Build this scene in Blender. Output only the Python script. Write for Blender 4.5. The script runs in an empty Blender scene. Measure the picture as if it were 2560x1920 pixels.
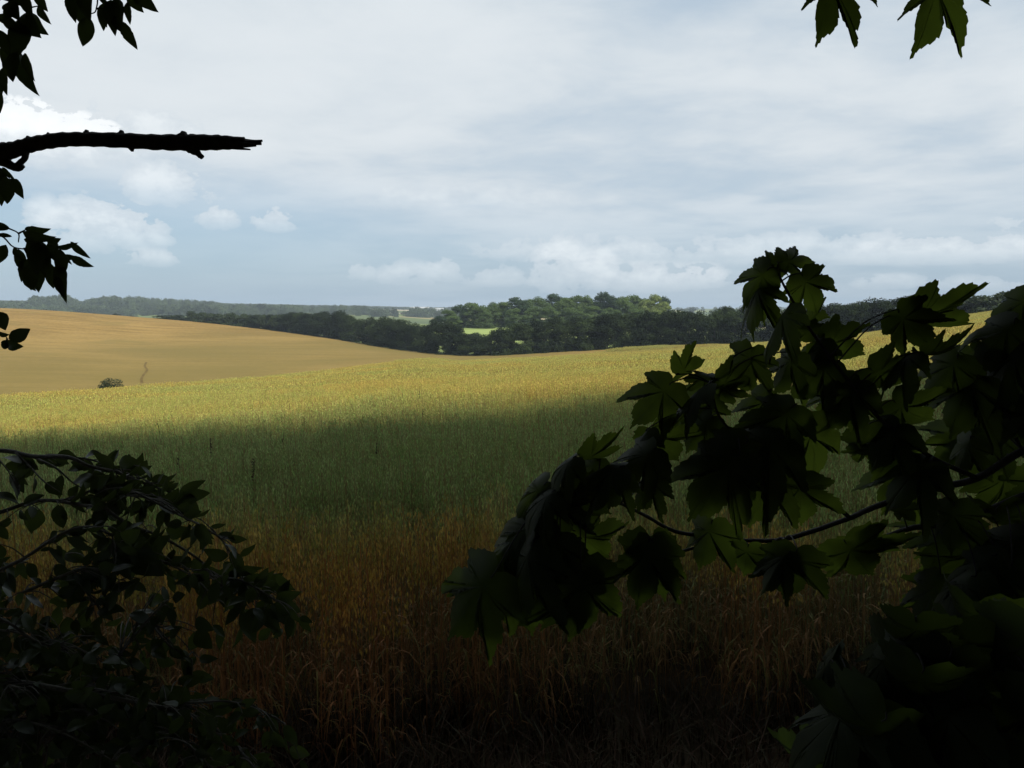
import bpy, math, random
import numpy as np
from mathutils import Vector, Matrix, Euler

random.seed(7); rng = np.random.default_rng(7)
SC = bpy.context.scene
COL = SC.collection
R = math.radians

# ------------------------------------------------------------------ camera
F = 2560 * 28.0 / 36.0          # focal length in photo pixels (28 mm on 36 mm)
VH = 772.0                      # eye level row of the photograph
PITCH = math.atan((960 - VH) / F)
EYE = 2.2
FWD = np.array([0, math.cos(PITCH), -math.sin(PITCH)])
UPV = np.array([0, math.sin(PITCH), math.cos(PITCH)])
RGT = np.array([1.0, 0, 0])
EYEP = np.array([0, 0, EYE])

def ray(px, py):
    return RGT * ((px - 1280) / F) + UPV * ((960 - py) / F) + FWD

def at(px, py, d):
    """point seen at a photo pixel, d metres deep"""
    return EYEP + ray(px, py) * d

def theta_of(px):
    d = ray(px, VH); return math.atan2(d[0], d[1])

def tan_of(px, py):
    d = ray(px, py); return d[2] / math.hypot(d[0], d[1])

cam_d = bpy.data.cameras.new('camera'); cam = bpy.data.objects.new('camera', cam_d); COL.objects.link(cam)
cam.location = (0, 0, EYE); cam.rotation_euler = (math.pi / 2 - PITCH, 0, 0)
cam_d.lens = 28; cam_d.sensor_width = 36; cam_d.clip_start = 0.05; cam_d.clip_end = 30000
SC.camera = cam

# ------------------------------------------------------------------ node helpers
def new_mat(name):
    m = bpy.data.materials.new(name); m.use_nodes = True
    nt = m.node_tree; nt.nodes.clear()
    return m, nt

def N(nt, typ, **kw):
    n = nt.nodes.new(typ)
    for k, v in kw.items():
        if k.startswith('i_'):
            n.inputs[k[2:]].default_value = v
        else:
            setattr(n, k, v)
    return n

def L(nt, a, b): nt.links.new(a, b)

def math_n(nt, op, a, b=None, c=None, clamp=False):
    n = nt.nodes.new('ShaderNodeMath'); n.operation = op; n.use_clamp = clamp
    for i, x in enumerate((a, b, c)):
        if x is None: continue
        if isinstance(x, (int, float)): n.inputs[i].default_value = x
        else: nt.links.new(x, n.inputs[i])
    return n.outputs[0]

def mix_c(nt, fac, a, b, blend='MIX'):
    n = nt.nodes.new('ShaderNodeMix'); n.data_type = 'RGBA'; n.blend_type = blend
    for sock, x in ((n.inputs[0], fac), (n.inputs[6], a), (n.inputs[7], b)):
        if isinstance(x, (int, float)): sock.default_value = x
        elif isinstance(x, tuple): sock.default_value = (*x, 1) if len(x) == 3 else x
        else: nt.links.new(x, sock)
    return n.outputs[2]

def smooth(nt, x, lo, hi, a=0.0, b=1.0):
    n = nt.nodes.new('ShaderNodeMapRange'); n.interpolation_type = 'SMOOTHSTEP'
    nt.links.new(x, n.inputs[0])
    for i, v in enumerate((lo, hi, a, b)): n.inputs[i + 1].default_value = v
    return n.outputs[0]

def noise(nt, vec, scale, detail=3.0, rough=0.55, dist=0.0):
    n = N(nt, 'ShaderNodeTexNoise'); n.inputs['Scale'].default_value = scale
    n.inputs['Detail'].default_value = detail; n.inputs['Roughness'].default_value = rough
    n.inputs['Distortion'].default_value = dist
    if vec is not None: nt.links.new(vec, n.inputs['Vector'])
    return n.outputs['Fac']

# ------------------------------------------------------------------ sun and sky
SUN_EL, SUN_AZ = R(42), R(137)           # azimuth measured clockwise from the view direction
sun_dir = Vector((math.sin(SUN_AZ) * math.cos(SUN_EL), math.cos(SUN_AZ) * math.cos(SUN_EL), math.sin(SUN_EL)))
sd = bpy.data.lights.new('sun', 'SUN'); sd.energy = 4.7; sd.angle = R(12); sd.color = (1.0, 0.945, 0.83)
so = bpy.data.objects.new('sun', sd); COL.objects.link(so)
so.rotation_euler = sun_dir.to_track_quat('Z', 'Y').to_euler(); so.location = (0, 0, 60)

W = bpy.data.worlds.new('World'); SC.world = W; W.use_nodes = True
nt = W.node_tree; nt.nodes.clear()
outw = N(nt, 'ShaderNodeOutputWorld'); bg = N(nt, 'ShaderNodeBackground'); bg.inputs['Strength'].default_value = 0.1
L(nt, bg.outputs[0], outw.inputs[0])
sky = N(nt, 'ShaderNodeTexSky'); sky.sky_type = 'NISHITA'; sky.sun_disc = False
sky.sun_elevation = SUN_EL; sky.sun_rotation = SUN_AZ; sky.air_density = 1.2; sky.dust_density = 1.2; sky.ozone_density = 1.6
tc = N(nt, 'ShaderNodeTexCoord')
dirv = tc.outputs['Generated']
sep = N(nt, 'ShaderNodeSeparateXYZ'); L(nt, dirv, sep.inputs[0])
dx, dy, dz = sep.outputs
el = math_n(nt, 'MULTIPLY', math_n(nt, 'ARCSINE', dz), 180 / math.pi)
az = math_n(nt, 'MULTIPLY', math_n(nt, 'ARCTAN2', dx, dy), 180 / math.pi)
# high layer cloud on a flat sheet overhead, seen in perspective
den = math_n(nt, 'ADD', math_n(nt, 'MAXIMUM', dz, 0.0), 0.09)
comb = N(nt, 'ShaderNodeCombineXYZ')
L(nt, math_n(nt, 'DIVIDE', dx, den), comb.inputs[0]); L(nt, math_n(nt, 'DIVIDE', dy, den), comb.inputs[1])
mp = N(nt, 'ShaderNodeMapping'); L(nt, comb.outputs[0], mp.inputs[0])
mp.inputs['Rotation'].default_value = (0, 0, R(9)); mp.inputs['Scale'].default_value = (0.85, 0.85, 1); mp.inputs['Location'].default_value = (3.1, 1.7, 0.4)
n1 = noise(nt, mp.outputs[0], 0.8, 7, 0.5, 0.35)
n2 = noise(nt, mp.outputs[0], 2.6, 9, 0.62, 0.3)
lay = math_n(nt, 'ADD', math_n(nt, 'MULTIPLY', n1, 0.72), math_n(nt, 'MULTIPLY', n2, 0.28))
cov = smooth(nt, lay, 0.28, 0.56, 0.55, 1.0)
cov = math_n(nt, 'MULTIPLY', cov, smooth(nt, el, 0.5, 9.0, 0.30, 1.0))
# the blue gap low down at the left
gap = math_n(nt, 'MULTIPLY', smooth(nt, az, -24, 2, 1.0, 0.15), smooth(nt, el, 4.5, 11.0, 1.0, 0.0))
cov = math_n(nt, 'MULTIPLY', cov, math_n(nt, 'SUBTRACT', 1.0, math_n(nt, 'MULTIPLY', gap, 0.7)))
tone = smooth(nt, lay, 0.36, 0.66)
lay_col = mix_c(nt, tone, (5.9, 6.7, 7.4), (7.55, 8.1, 8.5))
# blue base, brought to the paler blue of a humid day
base = mix_c(nt, 0.65, sky.outputs[0], (3.3, 5.2, 7.3))
skyc = mix_c(nt, cov, base, lay_col)
# fair-weather cumulus standing low over the horizon: (az, el, half width, half height, brightness)
wv = N(nt, 'ShaderNodeCombineXYZ'); L(nt, az, wv.inputs[0]); L(nt, el, wv.inputs[1])
wvm = N(nt, 'ShaderNodeMapping'); L(nt, wv.outputs[0], wvm.inputs[0]); wvm.inputs['Scale'].default_value = (0.42, 0.62, 1)
puffn = noise(nt, wvm.outputs[0], 0.85, 8, 0.56, 0.25)
puff2 = noise(nt, wvm.outputs[0], 2.6, 8, 0.62, 0.25)
def px_azel(px, py):
    d = ray(px, py); return (math.degrees(math.atan2(d[0], d[1])), math.degrees(math.atan2(d[2], math.hypot(d[0], d[1]))))
PUFFS = [  # px, py(base), half width px, height px, strength
    (60, 372, 250, 120, 1.25), (230, 350, 90, 60, 1.2), (410, 345, 120, 60, .6), (420, 490, 120, 85, .75), (250, 600, 160, 100, .85), (120, 560, 60, 60, .7),
    (545, 560, 52, 48, .75), (690, 565, 62, 50, .75), (375, 655, 75, 36, .55), (395, 600, 45, 50, .5),
    (905, 690, 40, 40, .5), (1020, 700, 90, 50, .5), (1110, 690, 60, 50, .55), (1240, 705, 90, 45, .45),
    (1400, 700, 90, 120, .75), (1490, 700, 80, 90, .75), (1620, 712, 160, 60, .7), (1750, 705, 75, 48, .9), (1560, 650, 140, 50, .5),
    (2050, 640, 540, 62, .55), (1450, 640, 300, 55, .45), (2350, 640, 230, 60, .75), (2520, 625, 70, 80, .6), (2230, 715, 90, 30, .45), (2450, 720, 120, 30, .4),
    (1180, 520, 260, 70, .35), (1000, 505, 120, 50, .4)]
cum = None; bright = None
for (px, py, hw, hh, st) in PUFFS:
    a0, e0 = px_azel(px, py); hwd = math.degrees(hw / F); hhd = math.degrees(hh / F)
    xa = math_n(nt, 'DIVIDE', math_n(nt, 'SUBTRACT', az, a0), hwd)
    ye = math_n(nt, 'SUBTRACT', el, e0)
    up = math_n(nt, 'DIVIDE', math_n(nt, 'MAXIMUM', ye, 0.0), hhd)
    dn = math_n(nt, 'DIVIDE', math_n(nt, 'MINIMUM', ye, 0.0), hhd * 0.35)
    rr = math_n(nt, 'ADD', math_n(nt, 'MULTIPLY', xa, xa), math_n(nt, 'ADD', math_n(nt, 'MULTIPLY', up, up), math_n(nt, 'MULTIPLY', dn, dn)))
    v = math_n(nt, 'MULTIPLY', math_n(nt, 'SUBTRACT', 1.0, rr), 0.5)
    # more light towards the top of each heap
    v2 = math_n(nt, 'MULTIPLY', math_n(nt, 'MULTIPLY', smooth(nt, v, -0.25, 0.25), smooth(nt, ye, -0.30 * hhd, 0.50 * hhd, 0.30, 1.0)), st)
    cum = v if cum is None else math_n(nt, 'MAXIMUM', cum, v)
    bright = v2 if bright is None else math_n(nt, 'MAXIMUM', bright, v2)
field = math_n(nt, 'ADD', cum, math_n(nt, 'ADD', math_n(nt, 'MULTIPLY', math_n(nt, 'SUBTRACT', puffn, 0.5), 1.9), math_n(nt, 'MULTIPLY', math_n(nt, 'SUBTRACT', puff2, 0.5), 0.85)))
cmask = math_n(nt, 'MULTIPLY', smooth(nt, field, 0.08, 0.16), math_n(nt, 'MINIMUM', bright, 1.0), clamp=True)
ccol = mix_c(nt, smooth(nt, field, 0.05, 0.75), (6.7, 7.4, 8.0), (9.2, 9.7, 9.95))
ccol = mix_c(nt, smooth(nt, bright, 0.9, 1.2, 0.0, 0.6), ccol, (12.0, 12.1, 12.0))
skyc = mix_c(nt, math_n(nt, 'MULTIPLY', cmask, 0.84), skyc, ccol)
L(nt, skyc, bg.inputs['Color'])
W.cycles.sampling_method = 'MANUAL'; W.cycles.sample_map_resolution = 512

# ------------------------------------------------------------------ object helpers
def put(name, me, mats, parent=None, loc=None):
    o = bpy.data.objects.new(name, me); COL.objects.link(o)
    if mats is not None:
        for m in (mats if isinstance(mats, (list, tuple)) else [mats]):
            if m.name not in [x.name for x in me.materials if x]: me.materials.append(m)
    if parent is not None: o.parent = parent
    if loc is not None: o.location = loc
    return o

def empty(name, loc, rz=0.0, sc=(1, 1, 1)):
    o = bpy.data.objects.new(name, None); COL.objects.link(o)
    o.location = loc; o.rotation_euler = (0, 0, rz); o.scale = sc; o.empty_display_size = 0.3
    return o

def tag(o, label=None, cat=None, group=None, kind=None):
    if label: o['label'] = label
    if cat: o['category'] = cat
    if group: o['group'] = group
    if kind: o['kind'] = kind
    return o

def mesh_np(name, verts, faces, smooth_sh=False, mat_idx=None, attr=None):
    """verts (n,3) array, faces list of tuples or (m,k) array"""
    me = bpy.data.meshes.new(name)
    verts = np.asarray(verts, dtype=np.float32)
    if isinstance(faces, np.ndarray):
        k = faces.shape[1]; m = faces.shape[0]
        me.vertices.add(len(verts)); me.vertices.foreach_set('co', verts.ravel())
        me.loops.add(m * k); me.loops.foreach_set('vertex_index', faces.astype(np.int32).ravel())
        me.polygons.add(m); me.polygons.foreach_set('loop_start', np.arange(0, m * k, k, dtype=np.int32))
        me.update(calc_edges=True)
    else:
        me.from_pydata([tuple(v) for v in verts], [], faces); me.update()
    if mat_idx is not None: me.polygons.foreach_set('material_index', np.asarray(mat_idx, dtype=np.int32))
    if smooth_sh: me.polygons.foreach_set('use_smooth', np.ones(len(me.polygons), dtype=bool))
    if attr is not None:
        a = me.color_attributes.new('tint', 'FLOAT_COLOR', 'POINT')
        attr = np.asarray(attr); c = np.ones((len(verts), 4), dtype=np.float32); c[:, :attr.shape[1]] = attr
        a.data.foreach_set('color', c.ravel())
    me.validate()
    return me

class Bag:
    """collects vertices / quads for one mesh"""
    def __init__(s): s.v = []; s.f = []; s.mi = []; s.n = 0
    def add(s, v, f, mi=0):
        v = np.asarray(v, float); s.v.append(v)
        s.f += [tuple(i + s.n for i in q) for q in f]; s.mi += [mi] * len(f); s.n += len(v)
    def mesh(s, name, smooth_sh=True):
        return mesh_np(name, np.concatenate(s.v), s.f, smooth_sh, s.mi)

def catmull(pts, per=6):
    pts = [np.asarray(p, float) for p in pts]
    if len(pts) < 3: 
        return [pts[0] + (pts[-1] - pts[0]) * t for t in np.linspace(0, 1, per + 1)]
    q = [2 * pts[0] - pts[1]] + pts + [2 * pts[-1] - pts[-2]]
    out = []
    for i in range(1, len(q) - 2):
        p0, p1, p2, p3 = q[i - 1:i + 3]
        for k in range(per):
            t = k / per
            out.append(0.5 * ((2 * p1) + (-p0 + p2) * t + (2 * p0 - 5 * p1 + 4 * p2 - p3) * t * t + (-p0 + 3 * p1 - 3 * p2 + p3) * t ** 3))
    out.append(pts[-1]); return out

def tube(bag, pts, radii, sides=7, mi=0, bump=0.0, cap=True):
    pts = [np.asarray(p, float) for p in pts]; n = len(pts)
    ring = []; u = None
    for i, p in enumerate(pts):
        t = pts[min(i + 1, n - 1)] - pts[max(i - 1, 0)]; t = t / (np.linalg.norm(t) + 1e-9)
        if u is None:
            u = np.cross(t, [0.3, 0.2, 0.93]); u /= np.linalg.norm(u) + 1e-9
        u = u - t * np.dot(u, t); u /= np.linalg.norm(u) + 1e-9
        w = np.cross(t, u); r = radii[i] if hasattr(radii, '__len__') else radii
        for k in range(sides):
            a = 2 * math.pi * k / sides
            rr = r * (1 + bump * (random.random() - 0.5) * 2)
            ring.append(p + (u * math.cos(a) + w * math.sin(a)) * rr)
    f = []
    for i in range(n - 1):
        for k in range(sides):
            a, b = i * sides + k, i * sides + (k + 1) % sides
            f.append((a, b, b + sides, a + sides))
    if cap:
        f.append(tuple(range(sides))[::-1]); f.append(tuple((n - 1) * sides + k for k in range(sides)))
    bag.add(ring, f, mi)

# ------------------------------------------------------------------ materials
def leaf_mat(name, col, var, trans, rough=0.5, tcol=None, nscale=1.5, spec=0.5, tint=False, tlo=0.8):
    m, nt = new_mat(name)
    out = N(nt, 'ShaderNodeOutputMaterial'); p = N(nt, 'ShaderNodeBsdfPrincipled')
    geo = N(nt, 'ShaderNodeNewGeometry'); oi = N(nt, 'ShaderNodeObjectInfo')
    nf = noise(nt, geo.outputs['Position'], nscale, 3)
    rnd = math_n(nt, 'ADD', math_n(nt, 'MULTIPLY', smooth(nt, nf, 0.3, 0.7), 0.55), math_n(nt, 'MULTIPLY', oi.outputs['Random'], 0.45))
    lo = tuple(c * (1 - var) for c in col); hi = tuple(min(1, c * (1 + var)) for c in col)
    hi = (hi[0] * 1.06, hi[1], hi[2] * 0.85)
    c = mix_c(nt, rnd, lo, hi)
    if tint:
        ca = N(nt, 'ShaderNodeVertexColor', layer_name='tint'); c = mix_c(nt, 1.0, c, ca.outputs[0], 'MULTIPLY')
    L(nt, c, p.inputs['Base Color']); p.inputs['Roughness'].default_value = rough
    p.inputs['Specular IOR Level'].default_value = spec
    if trans > 0:
        t = N(nt, 'ShaderNodeBsdfTranslucent'); ms = N(nt, 'ShaderNodeMixShader', i_Fac=trans)
        tc_ = tcol or tuple(min(1, x * y) for x, y in zip(col, (1.5, 1.6, 0.6)))
        L(nt, mix_c(nt, smooth(nt, nf, 0.38, 0.66), tuple(x * tlo for x in tc_), tc_), t.inputs['Color'])
        L(nt, p.outputs[0], ms.inputs[1]); L(nt, t.outputs[0], ms.inputs[2]); L(nt, ms.outputs[0], out.inputs[0])
    else:
        L(nt, p.outputs[0], out.inputs[0])
    return m

def bark_mat(name, c0, c1, scale=30):
    m, nt = new_mat(name)
    out = N(nt, 'ShaderNodeOutputMaterial'); p = N(nt, 'ShaderNodeBsdfPrincipled'); L(nt, p.outputs[0], out.inputs[0])
    tcn = N(nt, 'ShaderNodeTexCoord')
    nf = noise(nt, tcn.outputs['Object'], scale, 6, 0.65, 0.6)
    L(nt, mix_c(nt, smooth(nt, nf, 0.3, 0.7), c0, c1), p.inputs['Base Color']); p.inputs['Roughness'].default_value = 0.85
    b = N(nt, 'ShaderNodeBump', i_Strength=0.6, i_Distance=0.01); L(nt, nf, b.inputs['Height']); L(nt, b.outputs[0], p.inputs['Normal'])
    return m

M_syc = leaf_mat('sycamore leaf', (0.021, 0.033, 0.012), 0.35, 0.42, 0.60, (0.135, 0.190, 0.018), 6.5, 0.15, tlo=0.38)
M_ovl = leaf_mat('ovate leaf', (0.026, 0.038, 0.018), 0.4, 0.16, 0.42, (0.05, 0.07, 0.012), 12.0, 0.25)
M_shr = leaf_mat('shrub leaf', (0.030, 0.045, 0.018), 0.4, 0.24, 0.45, (0.070, 0.095, 0.017), 12.0, 0.25)
M_hedge = leaf_mat('hedgerow foliage', (0.018, 0.029, 0.014), 0.55, 0.05, 0.75, None, 0.15, 0.05)  # hedge base colours darkened in place of shade over the hedge
M_hedgeg = leaf_mat('greener hedgerow foliage', (0.026, 0.041, 0.018), 0.5, 0.06, 0.75, None, 0.15, 0.05)
M_scrub = leaf_mat('scrub foliage', (0.026, 0.042, 0.015), 0.35, 0.18, 0.6, None, 0.5, 0.2)
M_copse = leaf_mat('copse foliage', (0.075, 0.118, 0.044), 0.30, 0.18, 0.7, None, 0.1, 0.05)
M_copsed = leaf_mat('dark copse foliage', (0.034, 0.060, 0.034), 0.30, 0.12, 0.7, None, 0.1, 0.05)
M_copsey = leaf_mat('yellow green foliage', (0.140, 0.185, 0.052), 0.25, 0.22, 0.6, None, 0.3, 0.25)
M_wood = leaf_mat('woodland foliage', (0.035, 0.055, 0.020), 0.3, 0.18, 0.5, None, 0.6, 0.3)
M_far = leaf_mat('distant foliage', (0.060, 0.088, 0.050), 0.65, 0.10, 0.7, None, 0.02, 0.2)
M_bark = bark_mat('bark', (0.035, 0.028, 0.022), (0.085, 0.070, 0.055))
M_dead = bark_mat('dead wood', (0.018, 0.014, 0.012), (0.055, 0.043, 0.034), 55)
M_twig = bark_mat('twig bark', (0.045, 0.041, 0.030), (0.095, 0.086, 0.062), 60)
M_syctwig = bark_mat('green twig bark', (0.008, 0.007, 0.005), (0.016, 0.014, 0.009), 60)

# ------------------------------------------------------------------ terrain
def pchip(x, y, xq):
    x = np.asarray(x, float); y = np.asarray(y, float); xq = np.asarray(xq, float)
    h = np.diff(x); d = np.diff(y) / h; m = np.zeros_like(y)
    m[0], m[-1] = d[0], d[-1]
    for i in range(1, len(x) - 1):
        if d[i - 1] * d[i] > 0:
            w1, w2 = 2 * h[i] + h[i - 1], h[i] + 2 * h[i - 1]
            m[i] = (w1 + w2) / (w1 / d[i - 1] + w2 / d[i])
    k = np.clip(np.searchsorted(x, xq) - 1, 0, len(x) - 2); t = (xq - x[k]) / h[k]
    return (y[k] * (2 * t**3 - 3 * t**2 + 1) + m[k] * h[k] * (t**3 - 2 * t**2 + t) + y[k + 1] * (3 * t**2 - 2 * t**3) + m[k + 1] * h[k] * (t**3 - t**2))

CROP = 0.95
# column px: (oat edge r, row), (field foot r, row), (field mid r,row), (field top / hedge r,row), beyond (r,row), far rows at 900,1500,2400,4000
COLS = {
    -700: ((62, 1030), (165, 1025), (330, 885), (520, 758), (600, 775), (812, 783, 762, 768)),
    -300: ((62, 1015), (160, 1000), (320, 868), (500, 763), (580, 780), (812, 783, 762, 768)),
    0:    ((66, 993), (150, 984), (300, 862), (480, 770), (560, 786), (810, 783, 762, 768)),
    400:  ((82, 966), (160, 957), (290, 868), (450, 797), (540, 806), (808, 782, 764, 769)),
    800:  ((110, 932), (180, 921), (260, 875), (350, 842), (450, 838), (808, 784, 771, 770)),
    1000: ((140, 906), (190, 903), (235, 888), (285, 874), (400, 842), (812, 787, 774, 771)),
    1150: ((200, 900), (212, 898), (228, 894), (250, 889), (390, 822), (815, 792, 776, 772)),
    1500: ((206, 884), (214, 882), (224, 879), (238, 875), (390, 818), (815, 792, 776, 772)),
    1900: ((203, 858), (208, 858), (214, 857), (222, 856), (390, 830), (815, 792, 776, 772)),
    2187: ((190, 831), (195, 831), (201, 830), (208, 830), (380, 815), (812, 792, 776, 772)),
    2418: ((182, 788), (187, 787), (193, 787), (200, 787), (380, 792), (800, 790, 776, 772)),
    2560: ((182, 769), (187, 768), (193, 768), (200, 769), (380, 785), (796, 788, 776, 772)),
    2860: ((186, 742), (191, 742), (197, 743), (205, 745), (380, 775), (790, 785, 776, 772)),
    3300: ((190, 720), (196, 720), (203, 722), (212, 727), (380, 770), (785, 782, 776, 772)),
}
def plane_top(th, r):
    X, Y = r * math.sin(th), r * math.cos(th)
    return -1.12 - 0.049 * Y + 0.075 * X
TH = []; KN = []
for u, (e, b, m_, t, far1, far) in COLS.items():
    th = theta_of(u); TH.append(th)
    ze = e[0] * tan_of(u, e[1])
    res = ze - plane_top(th, e[0])
    kn = [(0.0, -2.08), (4.0, -2.16), (15.0, plane_top(th, 15) - CROP + res * 0.04), (e[0] * .5, plane_top(th, e[0] * .5) - CROP + res * .35), (e[0], ze - CROP)]
    zb = b[0] * tan_of(u, b[1])
    gapd = b[0] - e[0]
    kn.append((e[0] + gapd * 0.45, min(ze - CROP, zb) - (1.6 if gapd > 20 else 0.0) + (0 if gapd > 20 else (zb - ze) * .45)))
    kn.append((b[0], zb if gapd > 20 else zb - CROP))
    off = 0.0 if (gapd > 20 or u in (1150, 1500)) else CROP
    kn.append((m_[0], m_[0] * tan_of(u, m_[1]) - off)); kn.append((t[0], t[0] * tan_of(u, t[1]) - off))
    kn.append((far1[0], far1[0] * tan_of(u, far1[1])))
    for rr, vv in zip((900, 1500, 2400, 4000), far): kn.append((rr, rr * tan_of(u, vv)))
    kn.append((9000, -4.0))
    KN.append(kn)
# close the circle: gently rolling ground at the back of the wood
base_kn = [(0.0, -2.08), (4.0, -2.1), (15.0, -2.0), (40, -1.8), (80, -1.5), (110, -1.5), (140, -1.5), (170, -1.5), (220, -1.5), (380, -2), (900, -4), (1500, -5), (2400, -6), (4000, -6), (9000, -4)]
for th in (-math.pi, -2.3, -1.6): TH.append(th); KN.append(base_kn)
for th in (math.pi, 2.3, 1.6): TH.append(th); KN.append(base_kn)
order = np.argsort(TH); TH = np.array(TH)[order]; KN = np.array(KN)[order]      # (cols, knots, 2)
NK = KN.shape[1]
def knots(th):
    return np.stack([np.stack([pchip(TH, KN[:, k, c], [th])[0] for c in (0, 1)]) for k in range(NK)])
_kc = {}
def kn_at(th):
    key = round(th, 4)
    if key not in _kc: _kc[key] = knots(key)
    return _kc[key]
def ground(x, y):
    """terrain height in world z"""
    th = math.atan2(x, y); r = math.hypot(x, y); k = kn_at(th)
    if r < 4.0: return EYE + KN[0, 0, 1] + (k[1, 1] - KN[0, 0, 1]) * (r / 4.0) ** 2
    return EYE + float(pchip(k[:, 0], k[:, 1], [r])[0])
def edge_r(th, which): return kn_at(th)[which, 0]

def hit(px, py, off=0.0, r0=3.0, r1=6000):
    """where the ray of a pixel meets the ground raised by off"""
    d = ray(px, py); hh = math.hypot(d[0], d[1]); r = r0
    while r < r1:
        p = EYEP + d * (r / hh)
        if p[2] <= ground(p[0], p[1]) + off: return p
        r *= 1.006
    return None

ths = np.concatenate([np.linspace(-math.pi, -0.85, 40)[:-1], np.linspace(-0.85, 0.85, 331), np.linspace(0.85, math.pi, 40)[1:]])
segA = np.concatenate([np.linspace(0, .12, 14)[1:], np.linspace(.12, 1, 34)[1:]])
segB = np.linspace(0, 1, 34)[1:]
segC = (np.linspace(0, 1, 56)[1:]) ** 2.6
verts = [(0, 0, EYE - 2.08)]; rows = []
for th in ths[:-1]:
    k = kn_at(th); e, t = k[4, 0], k[8, 0]
    rs = np.concatenate([e * segA, e + (t - e) * segB, t + (9000 - t) * segC])
    z = pchip(k[:, 0], k[:, 1], rs)
    near = rs < 4; z[near] = -2.08 + (k[1, 1] + 2.08) * (rs[near] / 4) ** 2
    rows.append(len(verts)); verts += [(r * math.sin(th), r * math.cos(th), EYE + zz) for r, zz in zip(rs, z)]
verts = np.array(verts); nr = len(segA) + len(segB) + len(segC); nth = len(rows)
F_g, F_w, F_f = [], [], []
for i in range(nth):
    a0, b0 = rows[i], rows[(i + 1) % nth]; thm = ths[i]
    F_g.append((0, b0, a0))
    for j in range(nr - 1):
        q = (a0 + j, b0 + j, b0 + j + 1, a0 + j + 1)
        if j + 1 < len(segA): F_g.append(q)
        elif j + 1 < len(segA) + len(segB): (F_w if -1.3 < thm < theta_of(1620) else F_g).append(q)
        else: F_f.append(q)
def sub_mesh(name, faces):
    idx = {}; fv = []; ff = []
    for f in faces:
        q = []
        for i in f:
            if i not in idx: idx[i] = len(fv); fv.append(verts[i])
            q.append(idx[i])
        ff.append(tuple(q))
    return mesh_np(name, np.array(fv), ff, True)

def field_mat(name, stops, scale, row_scale=None, bump=0.3, spots=None, damp=None):
    m, nt = new_mat(name)
    out = N(nt, 'ShaderNodeOutputMaterial'); p = N(nt, 'ShaderNodeBsdfPrincipled'); L(nt, p.outputs[0], out.inputs[0])
    geo = N(nt, 'ShaderNodeNewGeometry')
    big = noise(nt, geo.outputs['Position'], scale, 4, 0.55, 0.4)
    mpn = N(nt, 'ShaderNodeMapping'); L(nt, geo.outputs['Position'], mpn.inputs[0]); mpn.inputs['Rotation'].default_value = (0, 0, R(14)); mpn.inputs['Scale'].default_value = (0.03, 0.22, 0.5)
    streak = noise(nt, mpn.outputs[0], 1.0, 5, 0.6, 0.3)
    fine = noise(nt, geo.outputs['Position'], 0.75, 5, 0.75)
    v = math_n(nt, 'ADD', math_n(nt, 'MULTIPLY', big, 0.34), math_n(nt, 'ADD', math_n(nt, 'MULTIPLY', streak, 0.32), math_n(nt, 'MULTIPLY', fine, 0.34)))
    c = mix_c(nt, smooth(nt, v, 0.41, 0.59), stops[0], stops[1])
    if spots:
        c = mix_c(nt, math_n(nt, 'MULTIPLY', smooth(nt, noise(nt, geo.outputs['Position'], spots[0], 3, 0.6), 0.56, 0.72), spots[2]), c, spots[1])
    if damp:      # greener crop in the damp bottom of the dip
        sz = N(nt, 'ShaderNodeSeparateXYZ'); L(nt, geo.outputs['Position'], sz.inputs[0])
        c = mix_c(nt, smooth(nt, math_n(nt, 'ADD', sz.outputs[2], math_n(nt, 'MULTIPLY', math_n(nt, 'SUBTRACT', big, 0.5), 9.0)), damp[0], damp[1], 0.85, 0.0), c, damp[2])
    L(nt, c, p.inputs['Base Color']); p.inputs['Roughness'].default_value = 0.95; p.inputs['Specular IOR Level'].default_value = 0.05
    bn = N(nt, 'ShaderNodeBump', i_Strength=bump, i_Distance=0.25); L(nt, fine, bn.inputs['Height']); L(nt, bn.outputs[0], p.inputs['Normal'])
    return m

M_soil = field_mat('woodland soil', ((0.035, 0.026, 0.016), (0.075, 0.055, 0.032)), 0.5, bump=0.5)
M_wheat = field_mat('ripe wheat', ((0.190, 0.120, 0.034), (0.325, 0.212, 0.068)), 0.012, spots=(0.03, (0.20, 0.145, 0.042), 0.7), damp=(-13.5, -5.0, (0.185, 0.145, 0.044)))
# distant farmland: a patchwork of fields
def farmland():
    m, nt = new_mat('farmland')
    out = N(nt, 'ShaderNodeOutputMaterial'); p = N(nt, 'ShaderNodeBsdfPrincipled'); L(nt, p.outputs[0], out.inputs[0])
    geo = N(nt, 'ShaderNodeNewGeometry'); vo = N(nt, 'ShaderNodeTexVoronoi'); vo.inputs['Scale'].default_value = 0.0042
    L(nt, geo.outputs['Position'], vo.inputs['Vector'])
    ramp = N(nt, 'ShaderNodeValToRGB'); sepc = N(nt, 'ShaderNodeSeparateColor'); L(nt, vo.outputs['Color'], sepc.inputs[0]); L(nt, sepc.outputs[0], ramp.inputs[0])
    ramp.color_ramp.interpolation = 'CONSTANT'
    els = ramp.color_ramp.elements
    els[0].position = 0; els[0].color = (0.11, 0.14, 0.05, 1); els[1].position = 0.35; els[1].color = (0.16, 0.20, 0.06, 1)
    e = els.new(0.6); e.color = (0.33, 0.27, 0.13, 1); e = els.new(0.8); e.color = (0.08, 0.11, 0.05, 1)
    fine = noise(nt, geo.outputs['Position'], 0.05, 4)
    L(nt, mix_c(nt, smooth(nt, fine, 0.3, 0.7, 0.0, 0.35), ramp.outputs[0], (0.12, 0.15, 0.06)), p.inputs['Base Color'])
    p.inputs['Roughness'].default_value = 0.95; p.inputs['Specular IOR Level'].default_value = 0.05
    return m
M_farm = farmland()
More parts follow.
